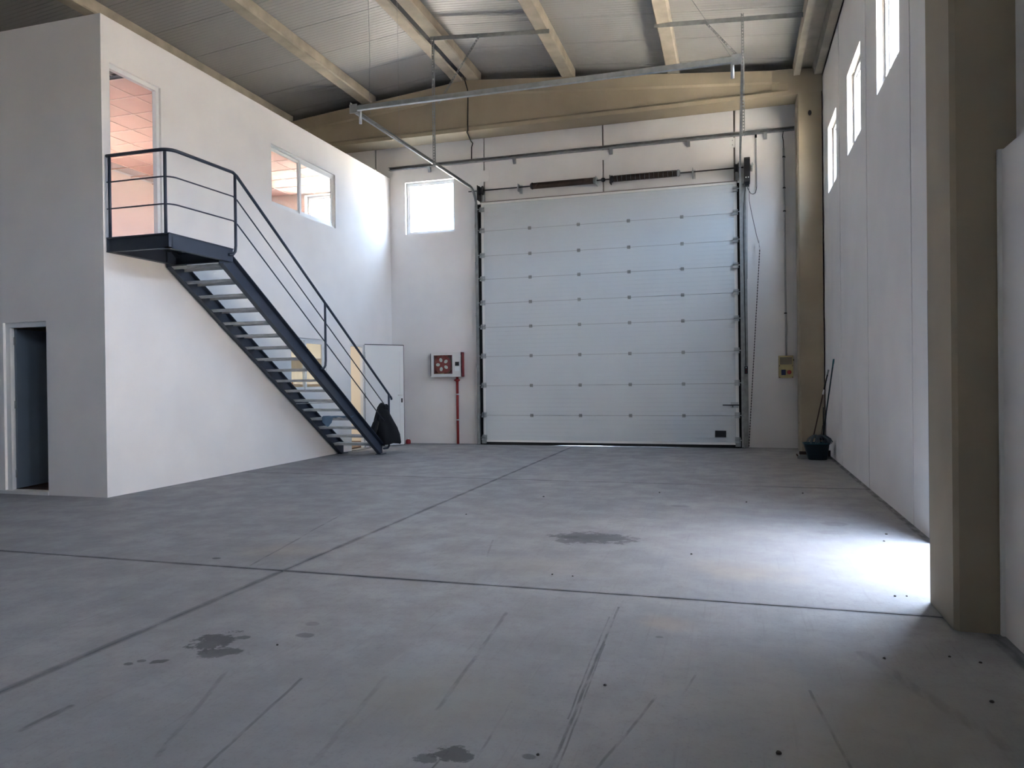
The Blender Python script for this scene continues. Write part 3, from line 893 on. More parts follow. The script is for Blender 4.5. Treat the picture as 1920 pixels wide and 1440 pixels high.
for x in (-4.38, -.775):
    obj('bearing_plate', MB().box(x - .006, x + .006, SY - .05, YM - .012, SZ - .09, SZ + .07).lathe((x, SY, SZ), 'x', [(-.018, .015), (-.018, .032), (.018, .032), (.018, .015)], 12).box(x - .02, x + .045, YM - .012, YM, SZ - .10, SZ + .08), M['galv'], ts)
obj('centre_coupling', MB().lathe((-2.565, SY, SZ), 'x', [(-.04, .015), (-.04, .03), (-.012, .045), (.012, .045), (.04, .03), (.04, .015)], 8), M['steel_dark'], ts)
for x, w in ((-5.215, .09), (.07, .085)):
    obj('cable_drum', MB().lathe((x - (.0 if x < -1 else .02), SY, SZ), 'x', [(-w / 2, .015), (-w / 2, .098), (-w / 2 + .012, .098), (-w / 2 + .016, .075), (w / 2 - .016, .075), (w / 2 - .012, .098), (w / 2, .098), (w / 2, .015)], 20), M['steel_dark'], ts)
    obj('end_bearing_plate', MB().box(x + (-.066 if x < -1 else .024), x + (-.052 if x < -1 else .031), SY - .09, YM, 5.26, SZ + .10), M['steel_dark'], ts)
for x in (-5.20, .06):
    obj('lift_cable', MB().tube([(x, SY - .075, SZ), (x, SY - .06, .10)], .0025, 5), M['steel_dark'], ts)

# chain operator box
op = thing('chain_operator', (.30, 15.25, 5.4), 'black chain operator box on the end of the torsion shaft', 'door operator')
obj('body', MB().prism([(15.15, 5.17), (15.40, 5.17), (15.40, 5.60), (15.34, 5.645), (15.20, 5.645), (15.15, 5.60)], 'x', .195, .305), M['black'], op)
obj('chain_outlet', MB().box(.21, .29, 15.18, 15.30, 5.10, 5.17), M['black'], op)
for x in (.228, .272):
    obj('cap_screw', MB().lathe((x, 15.145, 5.245), 'y', [(-.008, .0), (-.008, .013), (.006, .013), (.006, .0)], 10), M['white_plastic'], op)
obj('mounting_bracket', MB().box(.305, .37, 15.27, 15.285, 5.50, 5.53).box(.335, .36, 15.26, YM, 5.43, 5.555), M['galv'], op)
def sag(a, b, drop, n=14, lag=0.0):
    a, b = Vector(a), Vector(b)
    return [tuple(a.lerp(b, k / n) + Vector((0, 0, -drop * 4 * (k / n) * (1 - k / n)))) for k in range(n + 1)]
tag(obj('hand_chain_loop', MB().tube([(.222, 15.20, 5.095), (.206, 15.20, 4.0), (.204, 15.20, 3.30), (.218, 15.20, 3.245), (.236, 15.20, 3.30), (.245, 15.20, 4.0), (.252, 15.20, 5.095)], .004, 6), M['galv_dull']),
    'thin hand chain loop hanging straight below the operator box', 'chain')
# slack cable from the box to its conduit, flex to the push button
tag(obj('operator_cable', MB().tube([(.250, 15.24, 5.092), (.27, 15.24, 5.03), (.31, 15.25, 4.955), (.355, 15.27, 4.94), (.40, 15.35, 4.975), (.425, 15.41, 5.06), (.428, 15.42, 5.11)], .006, 8), M['black']), 'slack black cable looping from operator box to conduit', 'cable')
cd = thing('short_conduit', (.43, 15.42, 5.1), 'short grey conduit running up from the cable loop to the wall channel', 'conduit')
obj('conduit_pipe', MB().tube([(.43, 15.425, 5.10), (.43, 15.425, 5.86), (.427, 15.425, 6.08)], .011, 8), M['conduit'], cd)
obj('end_cap', MB().lathe((.425, 15.42, 6.10), 'z', [(-.03, .0), (-.03, .02), (.03, .02), (.03, .0)], 10), M['black'], cd)
bx_ = thing('push_button', (.142, 15.42, 1.5), 'small black push-button box low beside the door track', 'push button')
obj('box_body', MB().box(.168, .228, 15.378, 15.434, 1.455, 1.60), M['black'], bx_)
for z, m_ in ((1.575, 'white_plastic'), (1.535, 'red'), (1.49, 'red')):
    obj('button', MB().lathe((.198, 15.378, z), 'y', [(-.008, .0), (-.008, .011), (.0, .011), (.0, .0)], 12), M[m_], bx_)
tag(obj('button_flex', MB().tube([(.222, 15.27, 5.094), (.20, 15.31, 4.95), (.185, 15.36, 4.7), (.185, 15.40, 4.45), (.182, 15.425, 4.2), (.185, 15.425, 3.0), (.19, 15.425, 2.0), (.195, 15.41, 1.605)], .007, 8), M['black']), 'black flex running down the wall to the push button', 'cable')
# pull chain with its tube
pc = thing('pull_chain', (.30, 15.30, 2.0), 'long dark pull chain slanting down to the floor beside the door', 'chain')
obj('cord', MB().tube([(.28, 15.195, 5.094), (.285, 15.20, 4.80), (.33, 15.25, 4.55), (.42, 15.28, 4.12), (.455, 15.30, 3.99)], .005, 6), M['black'], pc)
obj('handle_tube', MB().tube([(.478, 15.30, 4.035), (.474, 15.30, 3.90)], .015, 10), M['white_plastic'], pc)
ch = MB()
n = 140
a, b = Vector((.472, 15.30, 3.88)), Vector((.235, 15.36, .03))
for k in range(n):
    p = a.lerp(b, (k + .5) / n)
    dv = (b - a) / n * .62
    if k % 2: ch.bar(p - dv, p + dv, .017, .006, (0, 1, 0))
    else: ch.bar(p - dv, p + dv, .006, .017, (0, 1, 0))
obj('chain_links', ch, M['steel_dark'], pc)

# wall channel above the door with its brackets
wc = thing('wall_channel', (-3.1, 15.40, 6.17), 'long galvanised channel fixed across the wall above the springs', 'steel channel')
obj('channel', MB().prism([(15.36, 6.14), (YM, 6.14), (YM, 6.205), (15.36, 6.205), (15.36, 6.195), (15.435, 6.195), (15.435, 6.15), (15.36, 6.15)], 'x', XO + .01, 1.128), M['galv_dull'], wc)
for x in (-6.47, -4.50, -2.42, -.86, .60):
    obj('channel_bracket', MB().prism([(15.34, 6.14), (YM, 6.14), (YM, 6.04), (15.42, 6.02)], 'x', x - .03, x + .03), M['galv_dull'], wc)
# repair plates over the panel joint, small fixing plate
for x, z0, z1, lab in ((-5.20, 5.71, 5.95, 'square plaster patch over the wall joint left of the springs'), (-2.595, 5.93, 6.13, 'grey patch plate over the wall joint above the shaft coupling')):
    tag(obj('wall_plate', MB().prism([(x - .115, z0 + .02), (x - .095, z0), (x + .10, z0), (x + .12, z0 + .02), (x + .12, z1 - .02), (x + .10, z1), (x - .095, z1), (x - .115, z1 - .02)], 'y', YM - .008, YM), M['panel_white']), lab, 'wall plate')
fp = tag(obj('fixing_plate', MB().box(-.065, .03, YM - .01, YM, 5.93, 6.12), M['door_trim']), 'small white screwed plate under the channel above the cable drum', 'wall plate')
for z in (5.98, 6.07):
    obj('screw', MB().lathe((-.015, YB - .012, z), 'y', [(-.004, 0), (-.004, .009), (.004, .009), (.004, 0)], 8), M['galv_dull'], fp)

# roof hangers of the tracks
def hanger(name, label, xb0, zb0, xb1, zb1, xh, zl, xd, zd0, xd1, zd1, over):
    t = thing(name, (xh, 12.62, 7.0), label, 'steel hanger')
    a, b = Vector((xb0, 12.62, zb0)), Vector((xb1, 12.62, zb1))
    obj('top_bar', MB().bar(a, b, .008, .075).bar(a + Vector((0, .03, .03)), b + Vector((0, .03, .03)), .055, .008), M['galv_dull'], t)
    hs = MB()
    # slotted angle: rungs between two thin strips so the slots are open
    top = zb0 + (zb1 - zb0) * (xh - xb0) / (xb1 - xb0) + over
    hs.box(xh - .022, xh - .010, 12.585, 12.591, zl, top).box(xh + .010, xh + .022, 12.585, 12.591, zl, top)
    z = zl + .02
    while z < top - .02:
        hs.box(xh - .010, xh + .010, 12.586, 12.590, z, z + .022); z += .05
    hs.box(xh + .018, xh + .022, 12.591, 12.62, zl, top)
    obj('slotted_hanger', hs, M['galv_dull'], t)
    A, B = Vector((xd, 12.60, zd0)), Vector((xd1, 12.60, zd1))
    ds = MB()
    d = (B - A).normalized(); nrm = Vector((d.z, 0, -d.x))
    ds.bar(A + nrm * .014, B + nrm * .014, .01, .006, nrm).bar(A - nrm * .014, B - nrm * .014, .01, .006, nrm)
    m = int((B - A).length / .05)
    for k in range(m):
        p = A.lerp(B, (k + .3) / m)
        ds.bar(p, p + d * .022, .005, .024, nrm)
    obj('diagonal_brace', ds, M['galv_dull'], t)
    return t
hanger('track_hanger', 'roof hanger with bar and brace above the darker door track', -5.25, 7.60, -3.03, 7.415, -5.19, 5.28, -4.31, 7.49, -5.10, 6.40, .0)
hanger('track_hanger', 'roof hanger with slotted post above the brighter door track', -1.24, 7.245, 1.14, 7.075, .160, 5.26, -.40, 7.15, .13, 6.50, .08)
for pts, lab in (([(-5.20, 10.15, 5.40), (-5.215, 10.15, 5.75), (-5.20, 10.15, 6.2), (-5.20, 10.12, 7.66)], 'thin steel wire holding up the end of the darker door track'),
                 ([(-.02, 9.9, 5.46), (-.55, 9.92, 6.35), (-1.09, 9.95, 7.25)], 'thin slanting steel wire from purlin to the brighter track end')):
    tag(obj('suspension_wire', MB().tube(pts, .0035, 5), M['galv_dull']), lab, 'wire')
tag(obj('suspension_wire', MB().tube([(-4.85, 10.4, 5.2), (-4.86, 10.4, 7.60)], .002, 5), M['galv_dull']), 'faint loose wire hanging near the end of the darker track', 'wire')
tag(obj('ridge_cable', MB().tube([(-5.355, 14.61, 7.70), (-5.355, 14.715, 7.66), (-5.30, 14.725, 7.46), (-5.29, 14.72, 7.33), (-5.285, 14.675, 6.70), (-5.285, 14.675, 6.59), (-5.31, 14.685, 6.562), (-5.42, 15.22, 6.558), (-5.43, 15.38, 6.55), (-5.475, 15.43, 6.48), (-5.48, 15.43, 6.215)], .012, 8), M['black']),
    'black cable dropping from the ridge over the tan beam', 'cable')

# ------------------------------------------------------------------ fire hose cabinet and pipe
hc = thing('fire_hose_cabinet', (-6.1, YB, 1.47), 'red fire hose cabinet with glazed white front on the back wall', 'hose cabinet')
HXa, HXb, HZa, HZb, HY = -6.435, -5.715, 1.475, 2.01, 15.27
obj('case', MB().box(HXa, HXb, HY + .02, YM, HZa, HZa + .015).box(HXa, HXb, HY + .02, YM, HZb - .015, HZb).box(HXa, HXa + .015, HY + .02, YM, HZa, HZb).box(HXb - .015, HXb, HY, YM, HZa, HZb).box(HXa, HXb, YM - .012, YM - .002, HZa, HZb), M['red'], hc)
fw = obj('front_frame', MB().grid_wall((HXa - .002, HXb - .0), (HZa, HZb), [(HXa + .065, HXb - .215, HZa + .065, HZb - .06)], HY, HY + .02, 'y'), M['white_plastic'], hc)
obj('pane', MB().box(HXa + .065, HXb - .215, HY + .008, HY + .012, HZa + .065, HZb - .06), M['glass'], fw)
obj('hinge_strip', MB().box(HXa - .006, HXa + .006, HY - .004, HY + .022, HZa + .02, HZb - .02), M['black'], fw)
obj('latch', MB().box(HXb - .145, HXb - .055, HY - .012, HY, 1.715, 1.80), M['black'], fw)
obj('notice', MB().box(HXb - .155, HXb - .045, HY - .002, HY, 1.60, 1.69), M['white_alu'], fw)
rc = (HXa + .255, HY + .06, (HZa + HZb) / 2 + .005)
reel = obj('hose_reel', MB().lathe(rc, 'y', [(-.01, .0), (-.01, .205), (.0, .212), (.01, .205), (.01, .0)], 28), M['red'], hc)
for k in range(5):
    a = R(90 + 72 * k + 20)
    cx, cz = rc[0] + math.cos(a) * .105, rc[2] + math.sin(a) * .105
    t_ = Vector((-math.sin(a), 0, math.cos(a))); r2 = Vector((math.cos(a), 0, math.sin(a)))
    ring = [Vector((cx, rc[1] - .012, cz)) + t_ * math.cos(b_ * .5236) * .036 + r2 * math.sin(b_ * .5236) * .047 for b_ in range(12)]
    ring2 = [p + Vector((0, .004, 0)) for p in ring]
    obj('reel_window', MB().loft([ring, ring2]), M['white_plastic'], reel)
for k in range(3):
    obj('hose_coil', MB().tube([(rc[0] + math.cos(t * .2244) * .20, rc[1] + .02 + k * .026, rc[2] + math.sin(t * .2244) * .20) for t in range(29)], .014, 6), M['canvas'], reel)
obj('nozzle', MB().tube([(rc[0] - .20, HY + .03, rc[2] - .21), (rc[0] - .06, HY + .03, rc[2] - .215), (rc[0] + .05, HY + .03, rc[2] - .19)], [.012, .02, .01], 8), M['canvas'], reel)
rp = thing('riser_pipe', (-5.87, 15.36, 0), 'red water pipe rising from the floor to the hose cabinet', 'pipe')
obj('pipe', MB().tube([(-5.855, 15.37, 0), (-5.855, 15.37, 1.472)], .029, 14), M['red_pipe'], rp)
obj('valve', MB().lathe((-5.855, 15.37, 1.40), 'z', [(-.03, .03), (-.03, .042), (.03, .042), (.03, .03)], 14).tube([(-5.92, 15.36, 1.40), (-5.79, 15.36, 1.40)], .016, 8), M['red_pipe'], rp)
for z in (.53, 1.09):
    obj('pipe_clip', MB().lathe((-5.855, 15.37, z), 'z', [(-.013, .03), (-.013, .036), (.013, .036), (.013, .03)], 14).box(-5.872, -5.838, 15.40, YM, z - .012, z + .012), M['white_plastic'], rp)
# small red and white canister at the wall foot
cn = thing('small_canister', (-6.98, 15.22, 0), 'tiny red and clear plastic bottle standing at the wall foot by the white door', 'bottle')
obj('bottle_body', MB().lathe((-6.98, 15.22, 0), 'z', [(0, .0), (0, .055), (.02, .06), (.075, .058), (.10, .035), (.105, .02), (.105, 0)], 14), M['red'], cn)
obj('bottle_cap', MB().lathe((-6.98, 15.22, .10), 'z', [(0, .0), (0, .024), (.028, .024), (.03, .0)], 12), M['white_plastic'], cn)

# ------------------------------------------------------------------ socket box with conduit
pb = thing('socket_box', (.94, YB, 1.36), 'beige power socket box with blue and red fittings by the corner column', 'socket box')
obj('case', MB().box(.80, 1.065, 15.34, YM, 1.365, 1.795), M['beige'], pb)
obj('breaker_window', MB().box(.825, 1.04, 15.33, 15.34, 1.625, 1.765), M['smoke'], pb)
obj('window_rim', MB().box(.815, 1.05, 15.325, 15.342, 1.765, 1.777).box(.815, 1.05, 15.325, 15.342, 1.61, 1.625), M['beige'], pb)
obj('blue_socket', MB().box(.845, .925, 15.315, 15.34, 1.42, 1.525), M['blue_plug'], pb)
rs = obj('red_switch', MB().lathe((.99, 15.34, 1.475), 'y', [(-.02, .0), (-.02, .036), (.0, .042), (.0, .0)], 16), M['red'], pb)
obj('switch_grip', MB().box(.981, .999, 15.30, 15.32, 1.445, 1.505), M['red'], rs)
for x, z in ((.815, 1.38), (1.05, 1.38), (.815, 1.60), (1.05, 1.60)):
    obj('corner_screw', MB().lathe((x, 15.34, z), 'y', [(-.004, 0), (-.004, .009), (.0, .009), (.0, 0)], 8), M['steel_dark'], pb)
obj('side_lever', MB().lathe((1.065, 15.40, 1.71), 'x', [(0, 0), (0, .016), (.018, .016), (.018, 0)], 10), M['black'], pb)
tall = thing('tall_conduit', (.94, 15.42, 1.8), 'tall grey conduit climbing the wall from the beige socket box', 'conduit')
obj('conduit_pipe', MB().tube([(.945, 15.422, 1.798), (.942, 15.422, 3.0), (.932, 15.422, 5.82)], .017, 8), M['conduit'], tall)
obj('bare_cable', MB().tube([(.932, 15.42, 5.82), (.930, 15.42, 5.95), (.915, 15.42, 6.05), (.93, 15.41, 6.14)], .008, 6), M['black'], tall)
for z in (2.62, 4.60, 5.05, 5.65):
    obj('pipe_clip', MB().lathe((.938 - (z - 3) * .002, 15.422, z), 'z', [(-.012, .017), (-.012, .022), (.012, .022), (.012, .017)], 10).box(.912, .965, 15.435, YM, z - .010, z + .010), M['black'], tall)

# ------------------------------------------------------------------ staircase
SX0, SX1 = -7.415, -6.50
stt = thing('metal_staircase', (-6.96, 13.0, 0), 'dark blue-grey steel staircase with open treads along the office wall', 'staircase')
def zu(y): return .66 * (13.36 - y)
DEP = .275
yt = 8.60
yt = 8.42
yk = 13.36 - 3.20 / .66
prof = [(12.93, 0.0), (13.12, 0.0), (13.12, zu(13.12)), (yk, 3.20), (yt, 3.20), (yt, zu(yt) - DEP)]
prof[0] = (13.36 - DEP / .66, 0.0)
def channel_stringer(xa, xb, web):
    """C-section stringer: a web plate with a lip along both edges"""
    mb = MB()
    w0, w1 = (xb - .012, xb) if web == 'out' else (xa, xa + .012)
    mb.prism(prof, 'x', w0, w1)
    k = .013
    up_ = [(13.12, zu(13.12)), (yk, zu(yk)), (yk, zu(yk) - k), (13.12, zu(13.12) - k)]
    lo_ = [(prof[0][0], 0.0), (yt, zu(yt) - DEP), (yt, zu(yt) - DEP + k), (prof[0][0] + .02, 0.0)]
    for q in (up_, lo_):
        mb.prism(q, 'x', xa, xb)
    return mb
obj('stringer', channel_stringer(SX1 - .075, SX1, 'in'), M['stair'], stt)
obj('stringer', channel_stringer(SX0, SX0 + .075, 'in'), M['stair'], stt)
obj('foot_plate', MB().box(SX0, SX0 + .10, 12.90, 13.14, 0, .012), M['stair'], stt)
obj('foot_plate', MB().box(SX1 - .10, SX1 + .01, 12.90, 13.14, 0, .012), M['stair'], stt)
tread_me = MB().box(SX0 + .02, SX1 - .064, 0, .27, -.004, 0).box(SX0 + .02, SX1 - .064, 0, .005, -.042, -.004).box(SX0 + .02, SX1 - .064, .265, .27, -.042, -.004).box(SX0 + .02, SX1 - .064, .005, .022, -.042, -.038).mesh('tread', M['tread'])
for i in range(17):
    o = inst('tread', tread_me, (0, 8.476 + .262 * i, 3.005 - .1735 * i), stt)
# platform: channel frame and deck plate
PZ0, PZ1, PY0, PY1 = 3.035, 3.215, 7.42, 8.62
pf = MB()
def chan_x(mb, x0, x1, y, s):
    mb.box(x0, x1, min(y, y + .01 * s), max(y, y + .01 * s), PZ0, PZ1)
    for z in (PZ0, PZ1 - .012): mb.box(x0, x1, min(y - .055 * s, y), max(y - .055 * s, y), z, z + .012)
def chan_y(mb, x, s, y0, y1):
    mb.box(min(x, x + .01 * s), max(x, x + .01 * s), y0, y1, PZ0, PZ1)
    for z in (PZ0, PZ1 - .012): mb.box(min(x, x + .06 * s), max(x, x + .06 * s), y0, y1, z, z + .012)
obj('platform_beam', (lambda mb: (chan_x(mb, SX0 - .02, SX1, PY0 + .06, 1), mb)[1])(MB()), M['stair'], stt)
obj('platform_beam', (lambda mb: (chan_x(mb, SX0, SX1 - .07, PY1 - .03, 1), mb)[1])(MB()), M['stair'], stt)
obj('platform_beam', (lambda mb: (chan_y(mb, SX1 - .01, 1, PY0, PY1) , mb)[1])(MB()) if False else MB().box(SX1 - .012, SX1, PY0 + .005, PY1, PZ0, PZ1).box(SX1 - .07, SX1 - .012, PY0 + .005, PY1, PZ0, PZ0 + .012).box(SX1 - .012, SX1 + .012, PY0 + .005, PY1, PZ1 - .012, PZ1), M['stair'], stt)
obj('platform_beam', MB().box(SX0 - .03, SX0 - .018, PY0 + .02, PY1, PZ0, PZ1).box(SX0 - .018, SX0 + .05, PY0 + .02, PY1, PZ0, PZ0 + .012), M['stair'], stt)
obj('platform_deck', MB().box(SX0 - .02, SX1 - .012, PY0 + .02, PY1, PZ1 - .004, PZ1 + .004), M['stair'], stt)
# railing
RX = -6.485
HR = 4.225
def rail_pts(off):
    """rail path: along the platform front, round the corner, along its side, then down the flight"""
    z = HR - off
    pts = [(-7.43, 7.445, z), (-6.62, 7.445, z)]
    for k in range(1, 6):
        a = k / 6 * math.pi / 2
        pts.append((-6.62 + .135 * math.sin(a), 7.445 + .135 * (1 - math.cos(a)), z))
    zc = HR - off + .02
    pts += [(RX, 7.58, z), (RX, 8.62, zc), (RX, 8.70, zc - .03)]
    return pts
y_end = 13.38
def slope_z(y, off): return 4.24 - off - .672 * (y - 8.66)
hr_ = rail_pts(0) + [(RX, 13.30, slope_z(13.30, 0)), (RX, y_end, slope_z(y_end, 0)), (RX, y_end + .01, slope_z(y_end, 0) - .035)]
obj('handrail', MB().tube(hr_, .0215, 10), M['stair'], stt)
for off in (.325, .655):
    obj('midrail', MB().tube(rail_pts(off) + [(RX, 13.20, slope_z(13.20, off))], .0095, 8), M['stair'], stt)
for path in ([(-7.39, 7.445, PZ1), (-7.39, 7.445, HR)],
             [(-6.575, 7.465, PZ1), (-6.575, 7.465, HR)],
             [(RX - .01, 8.52, 3.12), (RX, 8.60, 3.13), (RX, 8.65, 3.18), (RX, 8.665, 3.26), (RX, 8.665, 4.24)],
             [(RX - .01, 10.80, 1.615), (RX, 10.88, 1.62), (RX, 10.935, 1.665), (RX, 10.95, 1.75), (RX, 10.95, slope_z(10.95, 0))],
             [(RX - .02, 13.06, .10), (RX, 13.20, .10), (RX, 13.255, .14), (RX, 13.27, .22), (RX, 13.27, slope_z(13.27, 0))]):
    obj('post', MB().tube(path, .0195, 10), M['stair'], stt)

# jacket hung on the last post
def cloth_rings(c, rings, n, amp, seed):
    rnd = random.Random(seed)
    ph = [rnd.uniform(0, 6.28) for _ in range(6)]
    out = []
    for z, ox, oy, rx, ry in rings:
        ring = []
        for k in range(n):
            a = 2 * math.pi * k / n
            f = 1 + amp * (math.sin(5 * a + ph[0] + z * 3) * .5 + math.sin(9 * a + ph[1] - z * 6) * .35 + math.sin(3 * a + ph[2] + z * 9) * .4)
            ring.append((c[0] + ox + rx * f * math.cos(a), c[1] + oy + ry * f * math.sin(a), z + .02 * math.sin(4 * a + ph[3]) * (1 if z < .4 else .3)))
        out.append(ring)
    return out
jk = thing('jacket', (-6.47, 13.2, .15), 'black jacket draped over the bottom post of the stair railing', 'jacket')
jc = (-6.545, 13.20)
obj('jacket_body', MB().loft(cloth_rings(jc, [(.19, .04, .06, .25, .20), (.22, .04, .06, .27, .215), (.35, .02, .05, .265, .21), (.50, .0, .03, .24, .19), (.65, -.02, .0, .19, .16), (.80, -.03, -.02, .13, .12), (.90, -.04, -.03, .085, .085), (.955, -.045, -.03, .045, .05), (.975, -.05, -.03, .012, .015)], 48, .09, 3), smooth=True), M['jacket'], jk)
obj('jacket_sleeve', MB().loft(cloth_rings((-6.68, 13.02), [(.17, -.05, -.03, .055, .05), (.20, -.05, -.03, .07, .06), (.40, -.03, -.01, .075, .065), (.60, .03, .06, .08, .07), (.76, .10, .14, .06, .06), (.84, .13, .18, .02, .02)], 24, .10, 5), smooth=True), M['jacket'], jk)
obj('jacket_collar', MB().loft(cloth_rings((-6.56, 13.18), [(.86, 0, 0, .10, .09), (.90, .0, .0, .105, .095), (.945, .0, .0, .075, .07), (.95, .0, .0, .05, .05)], 24, .10, 9), smooth=True), M['jacket'], jk)

# blue rag on a tread
def rag():
    mb = MB()
    z0 = 3.005 - .1735 * 13 + .006
    y0 = 8.476 + .262 * 13
    nx, ny = 20, 26
    P = {}
    for i in range(nx + 1):
        for j in range(ny + 1):
            u, v = i / nx, j / ny
            x = -7.12 + u * .56
            y = y0 + .13 - v * .20 - .02 * math.sin(u * 9)
            z = z0 + .004 + .018 * abs(math.sin(u * 11 + v * 4)) + .006
            if y < y0 - .008:
                hang = (y0 - .008 - y)
                z -= hang * (2.2 if u < .38 else .6) * (1 - abs(u - .22) * 1.1)
                y = y0 - .014 - .008 * abs(math.sin(u * 14))
            P[i, j] = (x, y, z)
    for i in range(nx):
        for j in range(ny):
            mb.quad([P[i, j], P[i + 1, j], P[i + 1, j + 1], P[i, j + 1]], True)
    return mb
rg = obj('cleaning_rag', rag(), M['rag'])
md = rg.modifiers.new('thickness', 'SOLIDIFY'); md.thickness = .006; md.offset = 0
tag(rg, 'crumpled blue rag lying over a lower stair tread', 'rag')
# flat steel strip resting under a tread
obj('tread_batten', MB().bar((-7.335, 11.40, 1.025), (-6.585, 11.42, 1.045), .04, .014), M['tread'], stt)

# ------------------------------------------------------------------ cleaning corner
bk = thing('mop_bucket', (1.29, 13.43, 0), 'dark blue plastic mop bucket standing in the corner by the column', 'bucket')
def rect_ring(cx, cy, z, rx, ry, n=28, p=3.4):
    out = []
    for k in range(n):
        a = 2 * math.pi * k / n
        c, s = math.cos(a), math.sin(a)
        out.append((cx + rx * math.copysign(abs(c) ** (2 / p), c), cy + ry * math.copysign(abs(s) ** (2 / p), s), z))
    return out
obj('bucket_wall', MB().loft([rect_ring(1.30, 13.45, 0, .145, .115), rect_ring(1.30, 13.45, .01, .150, .12), rect_ring(1.283, 13.45, .25, .20, .155), rect_ring(1.282, 13.45, .262, .212, .165), rect_ring(1.282, 13.45, .27, .212, .165), rect_ring(1.282, 13.45, .27, .192, .147), rect_ring(1.30, 13.45, .03, .140, .11)], smooth=True), M['bucket'], bk)
obj('wringer', MB().loft([rect_ring(1.36, 13.45, .20, .075, .10, 16), rect_ring(1.36, 13.45, .285, .10, .12, 16), rect_ring(1.36, 13.45, .285, .085, .105, 16), rect_ring(1.36, 13.45, .215, .06, .08, 16)], smooth=True), M['bucket_in'], bk)
obj('bucket_rim', MB().loft([rect_ring(1.282, 13.45, .262, .216, .169), rect_ring(1.282, 13.45, .278, .216, .169), rect_ring(1.282, 13.45, .278, .19, .145), rect_ring(1.282, 13.45, .262, .19, .145)], smooth=False, cap=False), M['bucket_in'], bk)
mp = thing('mop', (1.40, 13.40, .3), 'mop with a dark teal handle leaning in the corner, grey strands over the bucket', 'mop')
ht = Vector((1.515, 13.02, 1.665)); hb_ = Vector((1.38, 13.42, .36))
obj('mop_handle', MB().tube([hb_, hb_.lerp(ht, .93)], .011, 10), M['handle_blue'], mp)
obj('handle_tip', MB().tube([hb_.lerp(ht, .90), hb_.lerp(ht, .97), ht], [.012, .015, .013], 10), M['bucket_in'], mp)
rnd = random.Random(4)
ms = MB()
for k in range(46):
    a = rnd.uniform(-2.9, .3) if k % 3 else rnd.uniform(-.5, .5)
    l = rnd.uniform(.12, .22)
    b0 = Vector((1.32, 13.42, .36)) + Vector((rnd.uniform(-.05, .03), rnd.uniform(-.03, .03), 0))
    dx, dy = math.cos(a), math.sin(a) * .8
    ms.tube([b0, b0 + Vector((dx * l * .45, dy * l * .45, .035 + rnd.uniform(0, .02))), b0 + Vector((dx * l * .85, dy * l * .85, -.01)), b0 + Vector((dx * l, dy * l, -.06 - rnd.uniform(0, .03)))], .0085, 5)
obj('mop_strands', ms, M['mop'], mp)
obj('mop_clamp', MB().lathe((1.37, 13.42, .33), 'z', [(0, .0), (0, .05), (.03, .045), (.07, .016), (.07, 0)], 12), M['bucket'], mp)
br = thing('broom', (1.24, 13.62, 0), 'broom with a thin brown handle leaning on the column behind the bucket', 'broom')
b0, b1 = Vector((1.20, 13.66, .10)), Vector((1.50, 13.60, 1.50))
obj('broom_handle', MB().tube([b0, b0.lerp(b1, .70)], .011, 8), M['handle_brown'], br)
obj('handle_sleeve', MB().tube([b0.lerp(b1, .70), b0.lerp(b1, .76)], .013, 8), M['white_plastic'], br)
obj('handle_upper', MB().tube([b0.lerp(b1, .76), b0.lerp(b1, .94)], .011, 8), M['black'], br)
obj('handle_end', MB().tube([b0.lerp(b1, .94), b1], [.012, .015], 8), M['galv_dull'], br)
obj('broom_head', MB().box(1.03, 1.30, 13.63, 13.69, .06, .11), M['handle_brown'], br)
for k in range(14):
    obj('bristle_tuft', MB().prism([(1.035 + k * .019, .0), (1.053 + k * .019, .0), (1.051 + k * .019, .06), (1.037 + k * .019, .06)], 'y', 13.635, 13.685), M['galv_dull'], br)
dp = thing('dustpan', (1.42, 13.66, 0), 'dark long-handled dustpan standing behind the bucket', 'dustpan')
obj('pan', MB().prism([(13.58, 0), (13.80, 0), (13.80, .12), (13.785, .12), (13.785, .012), (13.58, .006)], 'x', 1.32, 1.54), M['black'], dp)
obj('pan_handle', MB().tube([(1.43, 13.79, .08), (1.43, 13.78, .45), (1.432, 13.77, .86)], .011, 8), M['black'], dp)
obj('pan_brace', MB().tube([(1.36, 13.79, .10), (1.42, 13.78, .55)], .007, 8), M['handle_brown'], dp)
sc_ = thing('floor_squeegee', (1.06, 13.72, 0), 'small pale squeegee lying on the floor beside the bucket', 'squeegee')
obj('blade', MB().box(.99, 1.20, 13.52, 13.535, 0, .045), M['galv_dull'], sc_)
obj('stub_handle', MB().tube([(1.0, 13.53, .035), (.985, 13.56, .06), (.985, 13.60, .065)], .012, 8), M['handle_brown'], sc_)

# ------------------------------------------------------------------ ground-floor office contents seen through its window
sh = thing('store_shelf', (-9.6, 15.1, .035), 'white shelf unit inside the ground-floor office window', 'shelf')
for x in (-10.35, -8.85):
    obj('side_panel', MB().box(x - .012, x + .012, 14.95, 15.39, .035, 1.95), M['white_plastic'], sh)
for z in (.12, .75, 1.35, 1.93):
    obj('shelf_board', MB().box(-10.338, -8.862, 14.95, 15.39, z, z + .02), M['white_plastic'], sh)
bgx = thing('canvas_bag', (-9.75, 14.6, .035), 'tan canvas sack hanging inside the ground-floor office window', 'bag')
obj('sack', MB().loft(cloth_rings((-9.62, 14.55), [(.95, 0, 0, .05, .05), (1.0, 0, 0, .15, .12), (1.2, 0, 0, .17, .14), (1.4, 0, 0, .13, .11), (1.55, 0, 0, .05, .05), (1.62, 0, 0, .06, .06)], 24, .12, 8), smooth=True), M['canvas'], bgx)
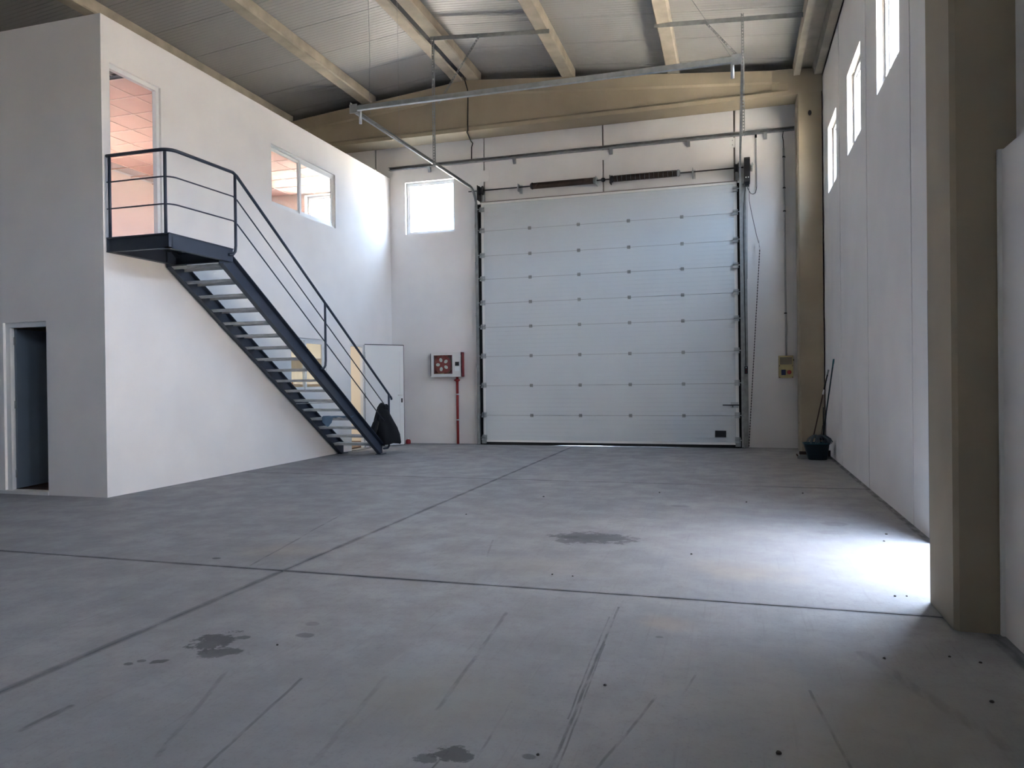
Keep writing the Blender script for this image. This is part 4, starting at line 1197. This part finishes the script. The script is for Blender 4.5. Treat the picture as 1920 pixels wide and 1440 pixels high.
obj('hanging_cord', MB().tube([(-9.62, 14.55, 1.60), (-9.62, 14.55, 2.95)], .006, 6), M['handle_brown'], bgx)
lp = thing('added_lamp', (-9.6, 13.0, 2.95), 'unseen warm ceiling lamp added inside the ground-floor office', 'ceiling lamp')  # added out of view to brighten the ground-floor room
obj('lamp_base', MB().box(-9.95, -9.25, 12.92, 13.08, 2.91, 2.95), M['white_plastic'], lp)
obj('lamp_diffuser', MB().prism([(-9.93, 2.91), (-9.27, 2.91), (-9.30, 2.87), (-9.90, 2.87)], 'y', 12.93, 13.07), emit_mat('warm_lamp', (1.0, .95, .87), 120.0), lp)

# ------------------------------------------------------------------ grit on the floor
def pebble(x, y, r, sd):
    rnd = random.Random(sd)
    bm = bmesh.new()
    bmesh.ops.create_icosphere(bm, subdivisions=2, radius=r)
    for v in bm.verts:
        k = rnd.uniform(.75, 1.15)
        v.co = Vector((v.co.x * k * 1.1, v.co.y * k * .9, max(v.co.z * k * .75, -r * .45)))
    zmin = min(v.co.z for v in bm.verts)
    me = bpy.data.meshes.new('pebble')
    bm.to_mesh(me); bm.free()
    me.materials.append(M['stone'])
    me.transform(Matrix.Scale(.62, 4))
    zmin *= .62
    o = bpy.data.objects.new('pebble', me)
    COL.objects.link(o)
    o.location = (x, y, -zmin)
    return o
tag(pebble(.138, 2.923, .016, 1), 'largest dark pebble on the floor near the bottom edge', 'pebble', 'grit on the floor')
GRIT = ('speck of grit just beside the long double scrape mark', 'speck of grit right behind the cross joint, first of a pair', 'speck of grit right behind the cross joint, second of a pair',
        'lone speck of grit on the dusty patch in front of the near column', 'speck of grit between the dark oil stain and the two faint drips', 'speck of grit at the edge of the daylit patch, near the column foot',
        'speck of grit closest to the column foot in the daylit patch', 'speck of grit next to the small oval drip near the bottom edge', 'biggest speck of grit in the shadow beside the cladding board',
        'speck of grit in the shadow nearest the cladding board', 'speck of grit in the shadow just off the column corner', 'speck of grit close to the long floor joint beyond the crossing',
        'speck of grit near the long floor joint halfway to the door', 'speck of grit in the middle of the far slab before the door', 'speck of grit on the far slab in line with the slide bolt',
        'speck of grit on the far slab in front of the mop bucket', 'speck of grit on the bright floor past the large oil stain', 'speck of grit at the wall foot above the daylit patch', 'lower speck of grit at the wall foot above the daylit patch')
for k, (x, y, r) in enumerate(((-.585, 3.37, .011), (-1.271, 5.19, .011), (-1.12, 5.18, .009), (.688, 4.046, .010), (-2.352, 3.44, .010), (.95, 5.2, .012), (1.02, 5.22, .010), (-.72, 2.68, .010),
                              (1.03, 3.62, .014), (1.12, 4.1, .012), (1.0, 4.15, .010), (-2.7, 7.3, .012), (-2.2, 8.6, .016), (-.9, 9.2, .015), (.1, 8.7, .015), (.75, 9.5, .016), (-.35, 6.05, .013), (1.25, 7.2, .016), (1.18, 6.9, .014))):
    tag(pebble(x, y, r, 10 + k), GRIT[k], 'pebble', 'grit on the floor')
